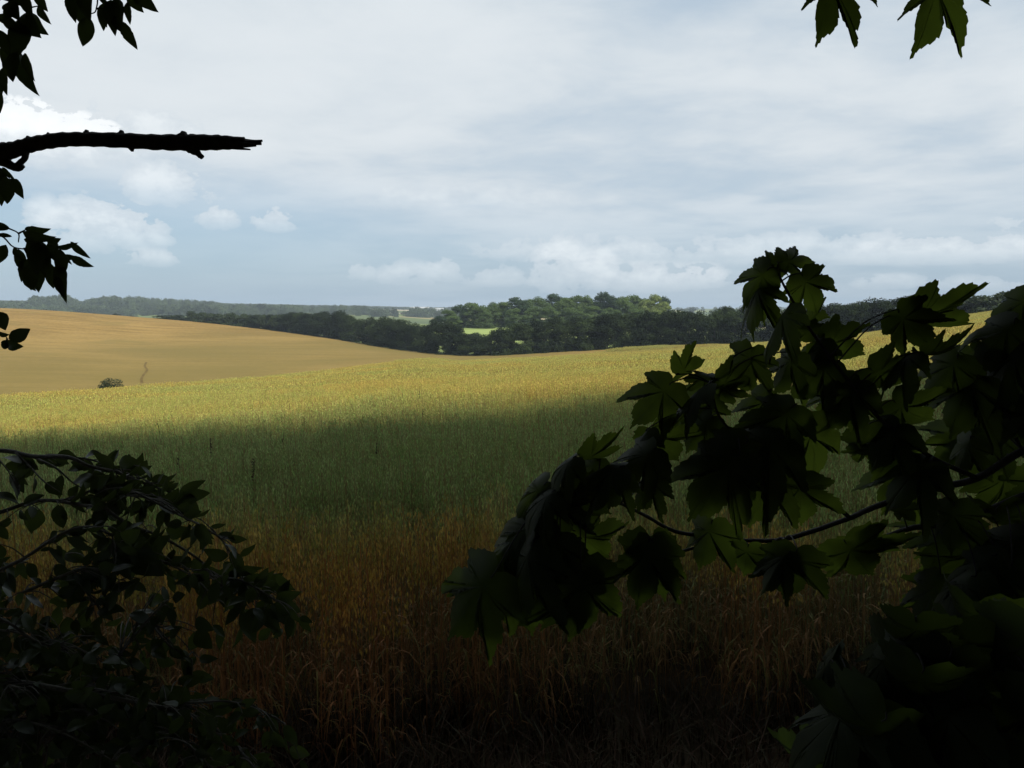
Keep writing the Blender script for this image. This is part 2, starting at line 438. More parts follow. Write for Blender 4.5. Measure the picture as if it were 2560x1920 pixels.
tag(put('ground', sub_mesh('ground', F_g), M_soil), 'dark bare soil under the oats and along the wood edge', kind='structure')
tag(put('wheat_field', sub_mesh('wheat_field', F_w), M_wheat), 'tan ripe wheat field on the slope across the dip', kind='structure')
tag(put('farmland', sub_mesh('farmland', F_f), M_farm), 'distant green and pale fields beyond the hedgerow', kind='structure')

# pale far fields and the little trodden track
def sheet(name, quad_pts, mat, lift, label, n=10):
    bag = Bag(); (a, b, c, d) = [np.array(q, float) for q in quad_pts]; v = []; f = []
    for i in range(n + 1):
        for j in range(5):
            s, t = i / n, j / 4
            p = (a * (1 - s) + b * s) * (1 - t) + (d * (1 - s) + c * s) * t
            v.append((p[0], p[1], ground(p[0], p[1]) + lift))
    for i in range(n):
        for j in range(4): f.append((i * 5 + j, i * 5 + 5 + j, i * 5 + 6 + j, i * 5 + 1 + j))
    bag.add(v, f); return tag(put(name, bag.mesh(name), mat), label, kind='structure')
def pol(px, r): th = theta_of(px); return (r * math.sin(th), r * math.cos(th))
M_pale = field_mat('pale stubble', ((0.40, 0.34, 0.22), (0.52, 0.46, 0.32)), 0.01)
M_past = field_mat('pasture', ((0.22, 0.29, 0.09), (0.30, 0.36, 0.12)), 0.02)
sheet('stubble_field', [pol(930, 2050), pol(1085, 2050), pol(1085, 2250), pol(930, 2250)], M_pale, 0.6, 'pale stubble field far off beyond the valley')
sheet('stubble_field', [pol(945, 1560), pol(1010, 1560), pol(1005, 1660), pol(940, 1660)], M_pale, 0.6, 'small pale field far off below the larger one')
sheet('pasture', [pol(1070, 300), pol(1330, 300), pol(1330, 398), pol(1070, 398)], M_past, 0.05, 'bright green strip of pasture in front of the copse')

# ------------------------------------------------------------------ trees
def leaf_quads(centers, normals, size, aspect=1.0):
    """rhombic leaf faces (n,3) -> verts, faces"""
    n = len(centers); nn = normals / (np.linalg.norm(normals, axis=1, keepdims=True) + 1e-9)
    rv = rng.normal(size=(n, 3)); u = np.cross(nn, rv); u /= np.linalg.norm(u, axis=1, keepdims=True) + 1e-9
    w = np.cross(nn, u); s = size[:, None] if hasattr(size, '__len__') else size
    v = np.stack([centers + u * s, centers + w * s * aspect * .6 + u * s * .15, centers - u * s, centers - w * s * aspect * .6 - u * s * .1], 1).reshape(-1, 3)
    f = np.arange(4 * n).reshape(n, 4)
    return v, f

def crown_mesh(name, h, wid, base, nleaf, size, nclump, rnd, shape='round', ragged=0.25):
    """lumpy crown of leaf faces: clumps spread through an uneven volume"""
    g = np.random.default_rng(rnd)
    cz0, cz1 = base, h
    C = []; RR = []
    for i in range(nclump):
        t = g.random() ** 0.85
        prof = math.sin(math.pi * min(1, max(0.06, 0.12 + t * 0.80))) ** 0.6 if shape == 'round' else (1 - t) ** 0.6 + 0.15
        if shape == 'hedge': t = t ** 1.25; prof = min(1.0, 0.82 + .3 * t) * (1 - max(0, t - .55) ** 1.6 * 2.1)
        a = g.random() * 2 * math.pi; q = math.sqrt(g.random()) * 0.82
        rad = wid / 2 * prof * q
        cr = wid * (0.13 + 0.11 * g.random())
        C.append((math.cos(a) * rad * (1 + ragged * (g.random() - .5)), math.sin(a) * rad * (1 + ragged * (g.random() - .5)), cz0 + (cz1 - cz0) * t - cr * .45)); RR.append(cr)
    C = np.array(C); RR = np.array(RR)
    k = g.choice(nclump, nleaf, p=RR**2 / np.sum(RR**2))
    d = g.normal(size=(nleaf, 3)); d /= np.linalg.norm(d, axis=1, keepdims=True)
    d[:, 2] = np.where(d[:, 2] < -0.3, d[:, 2] * .5, d[:, 2])
    rr = RR[k] * (0.55 + 0.55 * g.random(nleaf) ** 0.7)
    p = C[k] + d * rr[:, None] * np.array([1, 1, .8])
    p[:, 2] = np.maximum(p[:, 2], 0.12 * g.random(nleaf) + base * .55)
    nrm = d + g.normal(size=(nleaf, 3)) * 0.55
    v, f = leaf_quads(p, nrm, size * (0.6 + 0.8 * g.random(nleaf)))
    return mesh_np(name, v, f)

def trunk_mesh(name, h, r, rnd, limbs=5):
    random.seed(rnd); bag = Bag()
    pts = [(0, 0, -0.4), (0.02 * h * random.uniform(-1, 1), 0.02 * h * random.uniform(-1, 1), h * .3), (0.04 * h * random.uniform(-1, 1), 0.04 * h * random.uniform(-1, 1), h * .62), (0.05 * h * random.uniform(-1, 1), 0, h * .88)]
    cp = catmull(pts, 5); rad = np.linspace(1.0, 0.22, len(cp)) * r; rad[0] *= 1.35
    tube(bag, cp, rad, 9, 0, 0.06)
    for i in range(limbs):
        j = int(len(cp) * random.uniform(.3, .8)); p0 = cp[j]; a = random.uniform(0, 6.28); ln = h * random.uniform(.2, .36)
        d = np.array([math.cos(a), math.sin(a), random.uniform(.4, .9)])
        lp = catmull([p0, p0 + d * ln * .5 + np.array([0, 0, -.04 * h]), p0 + d * ln], 4)
        tube(bag, lp, np.linspace(.45, .12, len(lp)) * rad[j], 6, 0, 0.05)
    return bag.mesh(name)

class Proto:
    def __init__(s, name, h, wid, base, nleaf, size, nclump, rnd, mat, trunk_r, shape='round'):
        s.h, s.w = h, wid
        s.cm = crown_mesh(name + ' crown', h, wid, base, nleaf, size, nclump, rnd, shape); s.cm.materials.append(mat)
        s.tm = trunk_mesh(name + ' trunk', h * .92, trunk_r, rnd); s.tm.materials.append(M_bark)
    def place(s, name, loc, height, width, rz, label, cat, group, trunk_name='trunk', crown_name='crown'):
        e = empty(name, loc, rz, (width / s.w, width / s.w, height / s.h))
        put(trunk_name, s.tm, None, e); put(crown_name, s.cm, None, e)
        return tag(e, label, cat, group)

hedge_p = [Proto('hedge tree', 9, 7.5, 0.0, 9000, 0.20, 46, 40 + i, (M_hedge, M_hedge, M_hedgeg, M_hedge, M_hedgeg)[i], 0.16, 'hedge') for i in range(5)]
scrub_p = [Proto('scrub', 4, 6.0, 0.0, 3000, 0.22, 26, 60 + i, M_scrub, 0.09, 'hedge') for i in range(3)]
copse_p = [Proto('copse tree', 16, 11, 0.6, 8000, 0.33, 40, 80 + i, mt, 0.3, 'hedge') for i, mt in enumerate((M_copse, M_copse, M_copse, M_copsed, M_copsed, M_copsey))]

def lerp_tab(tab, u): return float(np.interp(u, [a for a, b in tab], [b for a, b in tab]))
H_TOP = [(400, 796), (440, 793), (480, 788), (560, 790), (620, 791), (680, 787), (720, 784), (780, 789), (820, 786), (850, 779), (880, 788), (920, 797), (965, 793), (1020, 810), (1060, 813), (1095, 803), (1128, 812), (1150, 828), (1170, 833), (1200, 835), (1232, 826), (1260, 814), (1290, 805), (1340, 804), (1400, 797), (1500, 792), (1600, 785), (1670, 779), (1760, 775), (1810, 770), (1880, 771), (1950, 771), (2070, 766), (2110, 762), (2150, 752), (2240, 745), (2320, 735), (2380, 743), (2440, 745), (2500, 742), (2560, 740), (2760, 715)]
# walk the hedge line along the far edge of the two fields
u = 408.0; side = 0; nh = 0
while u < 2740:
    th = theta_of(u); rr = edge_r(th, 8) + (2.5 if side else 5.5) + random.uniform(-1, 1)
    x, y = rr * math.sin(th), rr * math.cos(th); z = ground(x, y)
    top = lerp_tab(H_TOP, u) + (random.uniform(-7, 2) if not 1140 < u < 1250 else random.uniform(-1, 3)) + (3 if side else 0)
    hgt = max(1.6, EYE + rr * tan_of(u, top) - z)
    scrub = u < 620 or (620 <= u < 720 and random.random() < .4) or u > 2420
    if scrub:
        pr = random.choice(scrub_p); wdt = random.uniform(8, 12); hgt *= random.uniform(1.0, 1.25)
        lab = 'low green scrub bush at the left end of the hedgerow beside the tan field' if u < 760 else 'lighter green bush at the right end of the hedgerow above the oat ridge'
        grp = 'scrub at the left end of the hedgerow' if u < 760 else 'bushes at the right end of the hedgerow'
        pr.place('hedgerow_bush', (x, y, z), hgt, wdt, random.uniform(0, 6.28), lab, 'bush', grp, 'stem', 'foliage')
        step = 3.0
    else:
        pr = random.choice(hedge_p); wdt = random.uniform(6.5, 9.5) if u > 900 else random.uniform(8, 11.5)
        if abs(u - 850) < 12: lab = 'tallest dark round tree of the hedgerow below the far pale fields'
        elif u < 1130: lab = 'dark hedgerow tree along the sloping edge of the tan field'
        elif u < 1230: lab = 'low dark hedgerow tree in front of the bright pasture strip'
        elif u < 1700: lab = 'dark hedgerow tree in front of the copse at the oat field edge'
        elif u < 2130: lab = 'dark hedgerow tree behind the sycamore shoot, right of the copse'
        else: lab = 'taller dark hedgerow tree where the oat field climbs at the right'
        grp = lab.replace('tree', 'trees', 1) if 'tallest' not in lab else 'hedgerow trees'
        pr.place('hedgerow_tree', (x, y, z - .1), hgt, wdt, random.uniform(0, 6.28), lab, 'tree', grp)
        step = 2.9
    side ^= 1; nh += 1
    u += step / rr * F * random.uniform(.8, 1.25) * (1 + ((u - 1280) / F) ** 2)

# copse behind the hedgerow: px, top row, depth, kind (0-2 green, 3-4 dark, 5 yellow green), width
COPSE = [(1096, 790, 396, 3, 9), (1120, 776, 402, 0, 10), (1150, 762, 408, 3, 12), (1180, 758, 404, 0, 11), (1205, 762, 398, 1, 10), (1232, 758, 406, 2, 11), (1262, 756, 412, 0, 12), (1296, 746, 402, 4, 14), (1322, 752, 410, 1, 10),
         (1350, 745, 414, 2, 12), (1386, 737, 424, 4, 14), (1412, 743, 408, 1, 12), (1440, 741, 414, 0, 12), (1466, 742, 422, 2, 11), (1502, 733, 426, 4, 15), (1530, 740, 416, 3, 12), (1562, 742, 404, 1, 12), (1585, 740, 414, 0, 12), (1616, 750, 398, 5, 12), (1644, 737, 412, 5, 12), (1655, 756, 402, 5, 10),
         (1135, 790, 386, 0, 9), (1215, 782, 386, 2, 9), (1285, 772, 384, 0, 10), (1335, 768, 386, 2, 11), (1370, 765, 384, 1, 11), (1430, 770, 382, 2, 11), (1480, 766, 386, 0, 11), (1525, 768, 384, 1, 11), (1590, 772, 380, 0, 11), (1640, 775, 380, 5, 11),
         (1170, 772, 430, 0, 12), (1245, 765, 432, 1, 12), (1320, 750, 436, 0, 13), (1420, 748, 440, 2, 13), (1470, 745, 444, 1, 13), (1550, 745, 436, 2, 13), (1610, 748, 430, 0, 12), (1660, 742, 424, 3, 9)]
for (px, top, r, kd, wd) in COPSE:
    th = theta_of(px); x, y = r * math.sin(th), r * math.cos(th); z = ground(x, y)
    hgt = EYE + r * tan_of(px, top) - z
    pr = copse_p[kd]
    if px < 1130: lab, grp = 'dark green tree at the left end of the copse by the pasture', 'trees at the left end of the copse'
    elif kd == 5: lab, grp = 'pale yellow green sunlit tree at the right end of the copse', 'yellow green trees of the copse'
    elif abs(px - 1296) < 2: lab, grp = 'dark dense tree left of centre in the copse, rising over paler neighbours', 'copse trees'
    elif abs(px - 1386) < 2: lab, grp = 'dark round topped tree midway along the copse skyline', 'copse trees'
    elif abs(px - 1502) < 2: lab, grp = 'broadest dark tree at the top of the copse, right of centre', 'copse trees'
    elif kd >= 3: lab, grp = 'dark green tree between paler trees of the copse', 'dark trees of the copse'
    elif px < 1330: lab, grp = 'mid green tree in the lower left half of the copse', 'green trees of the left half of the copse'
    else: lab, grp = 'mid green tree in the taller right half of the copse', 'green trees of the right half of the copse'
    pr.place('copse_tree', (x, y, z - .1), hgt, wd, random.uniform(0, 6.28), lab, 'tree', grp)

# lone bush in the dip, tufts and small hedge bushes on the skyline
def bush(px, top, r, wid, name, label, proto, cat='bush', group=None):
    th = theta_of(px); x, y = r * math.sin(th), r * math.cos(th); z = ground(x, y)
    proto.place(name, (x, y, z - .05), max(.5, EYE + r * tan_of(px, top) - z), wid, random.uniform(0, 6), label, cat, group, 'stem', 'foliage')
M_bushd = leaf_mat('lone bush foliage', (0.024, 0.034, 0.010), 0.4, 0.05, 0.6, None, 1.2, 0.2)
lone_p = Proto('lone bush', 3, 5, 0.1, 2600, 0.13, 20, 95, M_bushd, 0.1)
bush(270, 945, 150, 4.8, 'bush', 'round dark green bush alone in the dip at the foot of the tan field', lone_p)
bush(873, 917, 176, 1.9, 'weed_tuft', 'dark weedy tuft at the seam between tan field and oats', lone_p, 'weeds')
bush(1120, 914, 150, 1.6, 'weed_tuft', 'low dark tuft standing in the far oats below the hedgerow', lone_p, 'weeds')
bush(290, 783, 462, 4.0, 'bush', 'small dark bush on the skyline of the tan field', lone_p)
bush(328, 789, 458, 2.4, 'bush', 'tiny dark bush on the tan field skyline, right of a larger one', lone_p)

# trodden track winding up the tan field
tp = [(355, 958), (354, 948), (360, 936), (368, 926), (362, 916), (366, 906)]
tb = Bag(); cl = []
for (px, py) in tp:
    p = hit(px, py, 0.0, 95); cl.append(p)
cl = catmull(cl, 5); v = []; f = []
for i, p in enumerate(cl):
    for s in (-1, 1):
        q = (p[0] + s * .26, p[1]); v.append((q[0], q[1], ground(*q) + .06))
for i in range(len(cl) - 1): f.append((2 * i, 2 * i + 1, 2 * i + 3, 2 * i + 2))
tb.add(v, f)
M_track = field_mat('trodden track', ((0.125, 0.086, 0.028), (0.16, 0.11, 0.036)), 0.3)
tag(put('path', tb.mesh('path'), M_track), 'thin dark trodden track winding up the tan field', kind='structure')

# ------------------------------------------------------------------ scattering (geometry nodes, one object per stuff)
def scatter(name, pts, idx, rot, scl, protos, label):
    me = bpy.data.meshes.new(name); n = len(pts)
    me.vertices.add(n); me.vertices.foreach_set('co', np.asarray(pts, np.float32).ravel())
    a = me.attributes.new('pick', 'INT', 'POINT'); a.data.foreach_set('value', np.asarray(idx, np.int32))
    a = me.attributes.new('turn', 'FLOAT_VECTOR', 'POINT'); a.data.foreach_set('vector', np.asarray(rot, np.float32).ravel())
    a = me.attributes.new('grow', 'FLOAT_VECTOR', 'POINT'); a.data.foreach_set('vector', np.asarray(scl, np.float32).ravel())
    me.update()
    o = bpy.data.objects.new(name, me); COL.objects.link(o)
    c = bpy.data.collections.new(name + ' kinds')
    for i, (pm) in enumerate(protos):
        po = bpy.data.objects.new('%s kind %02d' % (name, i), pm); c.objects.link(po)
    ng = bpy.data.node_groups.new(name + ' spread', 'GeometryNodeTree')
    ng.interface.new_socket('Geometry', in_out='INPUT', socket_type='NodeSocketGeometry')
    ng.interface.new_socket('Geometry', in_out='OUTPUT', socket_type='NodeSocketGeometry')
    gi = ng.nodes.new('NodeGroupInput'); go = ng.nodes.new('NodeGroupOutput')
    ip = ng.nodes.new('GeometryNodeInstanceOnPoints'); ci = ng.nodes.new('GeometryNodeCollectionInfo')
    ci.inputs['Collection'].default_value = c; ci.inputs['Separate Children'].default_value = True; ci.inputs['Reset Children'].default_value = True
    def attr(nm, typ):
        q = ng.nodes.new('GeometryNodeInputNamedAttribute'); q.data_type = typ; q.inputs['Name'].default_value = nm; return q.outputs['Attribute']
    ng.links.new(gi.outputs[0], ip.inputs['Points']); ng.links.new(ci.outputs[0], ip.inputs['Instance'])
    ip.inputs['Pick Instance'].default_value = True
    ng.links.new(attr('pick', 'INT'), ip.inputs['Instance Index'])
    ng.links.new(attr('turn', 'FLOAT_VECTOR'), ip.inputs['Rotation']); ng.links.new(attr('grow', 'FLOAT_VECTOR'), ip.inputs['Scale'])
    ng.links.new(ip.outputs[0], go.inputs[0])
    md = o.modifiers.new('spread', 'NODES'); md.node_group = ng
    return tag(o, label, kind='stuff')

# ---- oats
def crop_mat():
    m, nt = new_mat('oats')
    out = N(nt, 'ShaderNodeOutputMaterial'); p = N(nt, 'ShaderNodeBsdfPrincipled')
    ca = N(nt, 'ShaderNodeVertexColor', layer_name='tint'); geo = N(nt, 'ShaderNodeNewGeometry')
    nf = noise(nt, geo.outputs['Position'], 0.055, 4, 0.6, 0.4)      # riper and greener patches of the crop
    mpn = N(nt, 'ShaderNodeMapping'); L(nt, geo.outputs['Position'], mpn.inputs[0]); mpn.inputs['Scale'].default_value = (1, 1, .15)
    nf2 = noise(nt, mpn.outputs[0], 0.7, 3, 0.6)
    sp = N(nt, 'ShaderNodeSeparateXYZ'); L(nt, geo.outputs['Position'], sp.inputs[0])
    ripe = math_n(nt, 'ADD', math_n(nt, 'MULTIPLY', nf, 0.65), math_n(nt, 'MULTIPLY', nf2, 0.35))
    rim = smooth(nt, math_n(nt, 'ADD', sp.outputs[1], math_n(nt, 'ADD', math_n(nt, 'MULTIPLY', nf2, 2.2), math_n(nt, 'MULTIPLY', nf, 1.6))), 4.9, 6.9, 1.0, 0.0)      # dry outer rows of the crop
    c = mix_c(nt, smooth(nt, ripe, 0.40, 0.60), (0.84, 1.02, 0.98), (1.03, 0.98, 0.86))
    # cool green of the wood's shade, painted into the colour of the near strip
    shade_tint = smooth(nt, math_n(nt, 'ADD', sp.outputs[1], math_n(nt, 'MULTIPLY', math_n(nt, 'SUBTRACT', nf2, 0.5), 9.0)), 10.0, 24.0, 1.0, 0.0)
    shade_tint = math_n(nt, 'MULTIPLY', math_n(nt, 'MULTIPLY', shade_tint, ca.outputs['Alpha']), math_n(nt, 'SUBTRACT', 1.0, rim))
    c = mix_c(nt, shade_tint, c, (0.62, 0.93, 1.22))
    c = mix_c(nt, rim, c, (0.98, 0.64, 0.48))
    c = mix_c(nt, 1.0, ca.outputs[0], c, 'MULTIPLY')
    L(nt, c, p.inputs['Base Color']); p.inputs['Roughness'].default_value = 0.7; p.inputs['Specular IOR Level'].default_value = 0.25
    t = N(nt, 'ShaderNodeBsdfTranslucent'); ms = N(nt, 'ShaderNodeMixShader', i_Fac=0.2)
    L(nt, c, t.inputs['Color']); L(nt, p.outputs[0], ms.inputs[1]); L(nt, t.outputs[0], ms.inputs[2]); L(nt, ms.outputs[0], out.inputs[0])
    return m
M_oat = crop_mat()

def oat_clump(name, size, nst, detail, seed):
    g = np.random.default_rng(seed); V = []; Fc = []; T = []; n = 0
    def quad(a, b, c, d, col, head=0.35):
        nonlocal n
        V.extend((a, b, c, d)); Fc.append((n, n + 1, n + 2, n + 3)); T.extend(((*col, head),) * 4); n += 4
    for s in range(nst):
        x, y = (g.random(2) - .5) * size
        h = 0.80 + 0.24 * g.random() ** 1.2
        if g.random() < .03: h += 0.12
        la = g.random() * 6.283; lean = 0.10 * g.random() ** 1.5 * h + .01
        dirl = np.array([math.cos(la), math.sin(la), 0]); b0 = np.array([x, y, 0])
        def pt(t): return b0 + dirl * lean * t * t + np.array([0, 0, h * t])
        br = 0.75 + .5 * g.random()
        stemc = np.array([0.33, 0.200, 0.082]) * br; headc = np.array([0.53, 0.435, 0.120]) * (0.72 + .5 * g.random())
        if g.random() < .35: headc = headc * np.array([0.80, 0.95, 0.80])
        wa = g.random() * 3.14; wv = np.array([math.cos(wa), math.sin(wa), 0])
        seg = 3 if detail == 2 else (2 if detail == 1 else 1); sw = 0.0022 if detail == 2 else (0.003 if detail == 1 else .006)
        for i in range(seg):
            a, b = pt(i / seg), pt((i + 1) / seg); quad(a - wv * sw, a + wv * sw, b + wv * sw * .8, b - wv * sw * .8, stemc * (1.0 if i else .8))
        # hanging spikelets of the panicle
        ns = (26, 13, 5)[2 - detail]; sl = (0.013, 0.017, 0.034)[2 - detail]; w_ = (0.0042, 0.0062, 0.0135)[2 - detail]
        oneside = g.random() * 6.283
        for i in range(ns):
            t = 0.76 + .26 * g.random(); a = oneside + g.normal() * 1.3; rad = (0.02 + .05 * g.random()) * (1.15 - t) / .3
            q = pt(min(t, 1.0)) + np.array([math.cos(a) * rad, math.sin(a) * rad, (t - 1 if t > 1 else 0) * h - .012 * g.random()])
            ax = np.array([math.cos(a) * .35 * g.random(), math.sin(a) * .35 * g.random(), -1.0]); ax /= np.linalg.norm(ax)
            bb = g.random() * 3.14; sd_ = np.array([math.cos(bb), math.sin(bb), 0]) * w_
            cc = headc * (0.75 + .5 * g.random())
            quad(q - ax * sl, q + sd_ - ax * sl * .2, q + ax * sl, q - sd_ - ax * sl * .2, cc, 1.0)
            if detail == 2 and i % 3 == 0:
                st = pt(min(t - .03, 1.0)); wv2 = np.array([0, 0, .0008]); quad(st - wv2, st + wv2, q - ax * sl + wv2, q - ax * sl - wv2, stemc)
        # leaves
        nl = (4, 3, 1)[2 - detail]
        for i in range(nl):
            t = .12 + .55 * g.random(); a = g.random() * 6.283; ln = .14 + .20 * g.random(); w = (.0045, .006, .010)[2 - detail]
            st = pt(t); d = np.array([math.cos(a), math.sin(a), 0]); sdv = np.array([-math.sin(a), math.cos(a), 0]) * w
            up = .5 + .8 * g.random(); k = (4, 2, 1)[2 - detail]; prev = st
            dry = g.random(); lc = (np.array([0.30, 0.195, 0.085]) if dry < .7 else np.array([0.20, 0.22, 0.075])) * (.6 + .7 * g.random())
            for j in range(1, k + 1):
                s_ = j / k; q = st + d * ln * s_ * .6 + np.array([0, 0, ln * (up * s_ - (up + .55) * s_ * s_)])
                w0, w1 = 1 - (j - 1) / k * .8, 1 - s_ * .8
                quad(prev - sdv * w0, prev + sdv * w0, q + sdv * w1, q - sdv * w1, lc); prev = q
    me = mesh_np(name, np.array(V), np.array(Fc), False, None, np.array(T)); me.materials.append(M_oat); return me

NEAR, MID, FARP = 4, 4, 4
oat_protos = [oat_clump('oats near %d' % i, .42, 42, 2, 100 + i) for i in range(NEAR)] + \
             [oat_clump('oats mid %d' % i, 1.15, 230, 1, 200 + i) for i in range(MID)] + \
             [oat_clump('oats far %d' % i, 3.4, 900, 0, 300 + i) for i in range(FARP)]
P_, I_, R_, S_ = [], [], [], []
def slope_rot(x, y, rz, d=.8):
    zx = (ground(x + d, y) - ground(x - d, y)) / (2 * d); zy = (ground(x, y + d) - ground(x, y - d)) / (2 * d)
    nrm = Vector((-zx, -zy, 1)).normalized(); q = Vector((0, 0, 1)).rotation_difference(nrm)
    return tuple((q.to_matrix() @ Matrix.Rotation(rz, 3, 'Z')).to_euler())
TH_A, TH_B = theta_of(1420), theta_of(1640)
def sow(r0, r1, step, k0, kn, tmax):
    n = int(r1 / step) + 2; xm = int(tmax * r1 / step) + 2
    for j in range(0, n):
        for i in range(-xm, xm + 1):
            x = (i + random.uniform(-.3, .3)) * step; y = (j + random.uniform(-.3, .3)) * step
            r = math.hypot(x, y)
            if y < 3.75 + .25 * math.sin(x * 1.3) or r < r0 or r >= r1 or abs(x) > tmax * y + 5: continue
            th = math.atan2(x, y); tl = min(1.0, max(0.0, (th - TH_A) / (TH_B - TH_A))); lim = edge_r(th, 4) * (1 - tl) + (edge_r(th, 8) - 1.0) * tl
            if r > lim: continue
            P_.append((x, y, ground(x, y) - .02)); I_.append(k0 + random.randrange(kn)); R_.append(slope_rot(x, y, random.uniform(0, 6.283))); s = random.uniform(.92, 1.08); hv = 1 + .07 * math.sin(x * .31 + 2.2 * math.sin(y * .17)) * math.sin(y * .23 + .8); S_.append((s, s, s * hv * random.uniform(.92, 1.08)))
sow(0, 9.5, .36, 0, NEAR, .80)
sow(9.5, 40, 1.0, NEAR, MID, .78)
sow(40, 260, 3.0, NEAR + MID, FARP, .78)
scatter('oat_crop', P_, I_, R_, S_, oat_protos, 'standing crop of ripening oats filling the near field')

# grass and litter along the wood edge, at the feet of the photographer
def tuft(name, seed):
    g = np.random.default_rng(seed); V = []; Fc = []; T = []; n = 0
    for s in range(26):
        x, y = g.normal(size=2) * .10; a = g.random() * 6.28; ln = .18 + .4 * g.random(); w = .004
        d = np.array([math.cos(a), math.sin(a), 0]); sdv = np.array([-math.sin(a), math.cos(a), 0]) * w; prev = np.array([x, y, 0]); c = np.array([0.035, 0.04, 0.014]) if g.random() < .5 else np.array([0.05, 0.034, 0.016])
        for j in range(1, 4):
            t = j / 3; q = np.array([x, y, 0]) + d * ln * .45 * t * t + np.array([0, 0, ln * (t - .35 * t * t)])
            V.extend((prev - sdv * (1.1 - t * .3), prev + sdv * (1.1 - t * .3), q + sdv * (1.02 - t), q - sdv * (1.02 - t))); Fc.append((n, n + 1, n + 2, n + 3)); T.extend((c,) * 4); n += 4; prev = q
    me = mesh_np(name, np.array(V), np.array(Fc), False, None, np.array(T)); me.materials.append(M_oat); return me
gp, gi_, gr, gs = [], [], [], []
for k in range(1500):
    x, y = random.uniform(-5, 5), random.uniform(.9, 4.1)
    gp.append((x, y, ground(x, y) - .01)); gi_.append(random.randrange(3)); gr.append((0, 0, random.uniform(0, 6.28))); s = random.uniform(.5, 1.1); gs.append((s, s, s))
scatter('grass', gp, gi_, gr, gs, [tuft('grass tuft %d' % i, 400 + i) for i in range(3)], 'dim rough grass between the wood edge and the oats')

# far woodland
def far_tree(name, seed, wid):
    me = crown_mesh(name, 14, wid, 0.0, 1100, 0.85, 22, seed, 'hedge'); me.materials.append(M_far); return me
fp, fi, fr, fs = [], [], [], []
tries = 0
FAR_SKY = [(-400, 752), (0, 752), (75, 752), (84, 741), (170, 740), (200, 755), (228, 748), (260, 742), (330, 742), (400, 747), (470, 749), (520, 753), (560, 758), (640, 760), (720, 762), (800, 763), (900, 764), (1000, 767), (1100, 768), (2800, 766)]
while len(fp) < 5600 and tries < 90000:
    tries += 1
    u = random.uniform(-500, 2700) if random.random() < .22 else random.uniform(-350, 1180)
    rmin = 1250 if u < 1080 else 720
    r = rmin * (3900 / rmin) ** (random.random() ** 0.9); th = theta_of(u); x, y = r * math.sin(th), r * math.cos(th)
    s1 = math.sin(x * .0043 + 1.3) * math.sin(y * .0037 + .4) + .55 * math.sin(x * .011 + y * .007) + .35 * math.sin(y * .019 - x * .006)
    dens = (.72 if u < 760 else .15) + .75 * s1
    if 915 < u < 1100 and 1500 < r < 2300: dens -= .9
    if random.random() > dens: continue
    z = ground(x, y) - .5
    lump = .75 + .25 * math.sin(x * .021 + 2 * math.sin(y * .004)) + .22 * math.sin(x * .047 + y * .01)
    s = random.uniform(.55, 1.1) * (.7 + .5 * lump) * (1.0 + .1 * (r > 1500))
    cap = (EYE + r * tan_of(u, np.interp(u, [a for a, b in FAR_SKY], [b for a, b in FAR_SKY])) - z) / 14      # no tree overtops the far skyline
    if cap < .35: continue
    sz = min(s, cap * random.uniform(.82, 1.03)); 
    if 1400 < r < 2400 and random.random() < .35: sz = cap * random.uniform(.85, 1.02) if cap < 2.1 else sz
    fp.append((x, y, z)); fi.append(random.randrange(5)); fr.append((0, 0, random.uniform(0, 6.28))); fs.append((s, s, sz))
scatter('distant_woodland', fp, fi, fr, fs, [far_tree('far tree %d' % i, 500 + i, w) for i, w in enumerate((12, 16, 20, 15, 24))], 'hazy blue green woods covering the far low hills')

# far pale shed
def shed(px, r, ln, h, wd, label):
    th = theta_of(px); x, y = r * math.sin(th), r * math.cos(th); z = ground(x, y)
    e = empty('farm_shed', (x, y, z), -th * .6)
    b = Bag(); hx, hy = ln / 2, wd / 2; hr = h + wd * .18
    b.add([(-hx, -hy, -1), (hx, -hy, -1), (hx, hy, -1), (-hx, hy, -1), (-hx, -hy, h), (hx, -hy, h), (hx, hy, h), (-hx, hy, h), (-hx, 0, hr), (hx, 0, hr)],
          [(0, 1, 5, 4), (1, 2, 6, 9, 5), (2, 3, 7, 6), (3, 0, 4, 8, 7)])
    mw, ntw = new_mat('shed wall'); o = N(ntw, 'ShaderNodeOutputMaterial'); p = N(ntw, 'ShaderNodeBsdfPrincipled'); p.inputs['Base Color'].default_value = (.32, .33, .33, 1); L(ntw, p.outputs[0], o.inputs[0])
    mr, ntr = new_mat('shed roof'); o = N(ntr, 'ShaderNodeOutputMaterial'); p = N(ntr, 'ShaderNodeBsdfPrincipled'); p.inputs['Base Color'].default_value = (.40, .41, .41, 1); p.inputs['Roughness'].default_value = .6; L(ntr, p.outputs[0], o.inputs[0])
    put('wall', b.mesh('shed wall', False), mw, e)
    b = Bag(); ov = .8
    b.add([(-hx - ov, -hy - ov, h - .3), (hx + ov, -hy - ov, h - .3), (hx + ov, 0, hr + .15), (-hx - ov, 0, hr + .15), (-hx - ov, hy + ov, h - .3), (hx + ov, hy + ov, h - .3)], [(0, 1, 2, 3), (3, 2, 5, 4)])
    put('roof', b.mesh('shed roof', False), mr, e)
    tag(e, label, 'shed')
shed(1050, 1990, 46, 8, 20, 'long pale grey farm shed far off by the pale fields')
shed(1088, 1940, 40, 7, 20, 'pale farm shed far off, the one nearer the copse')

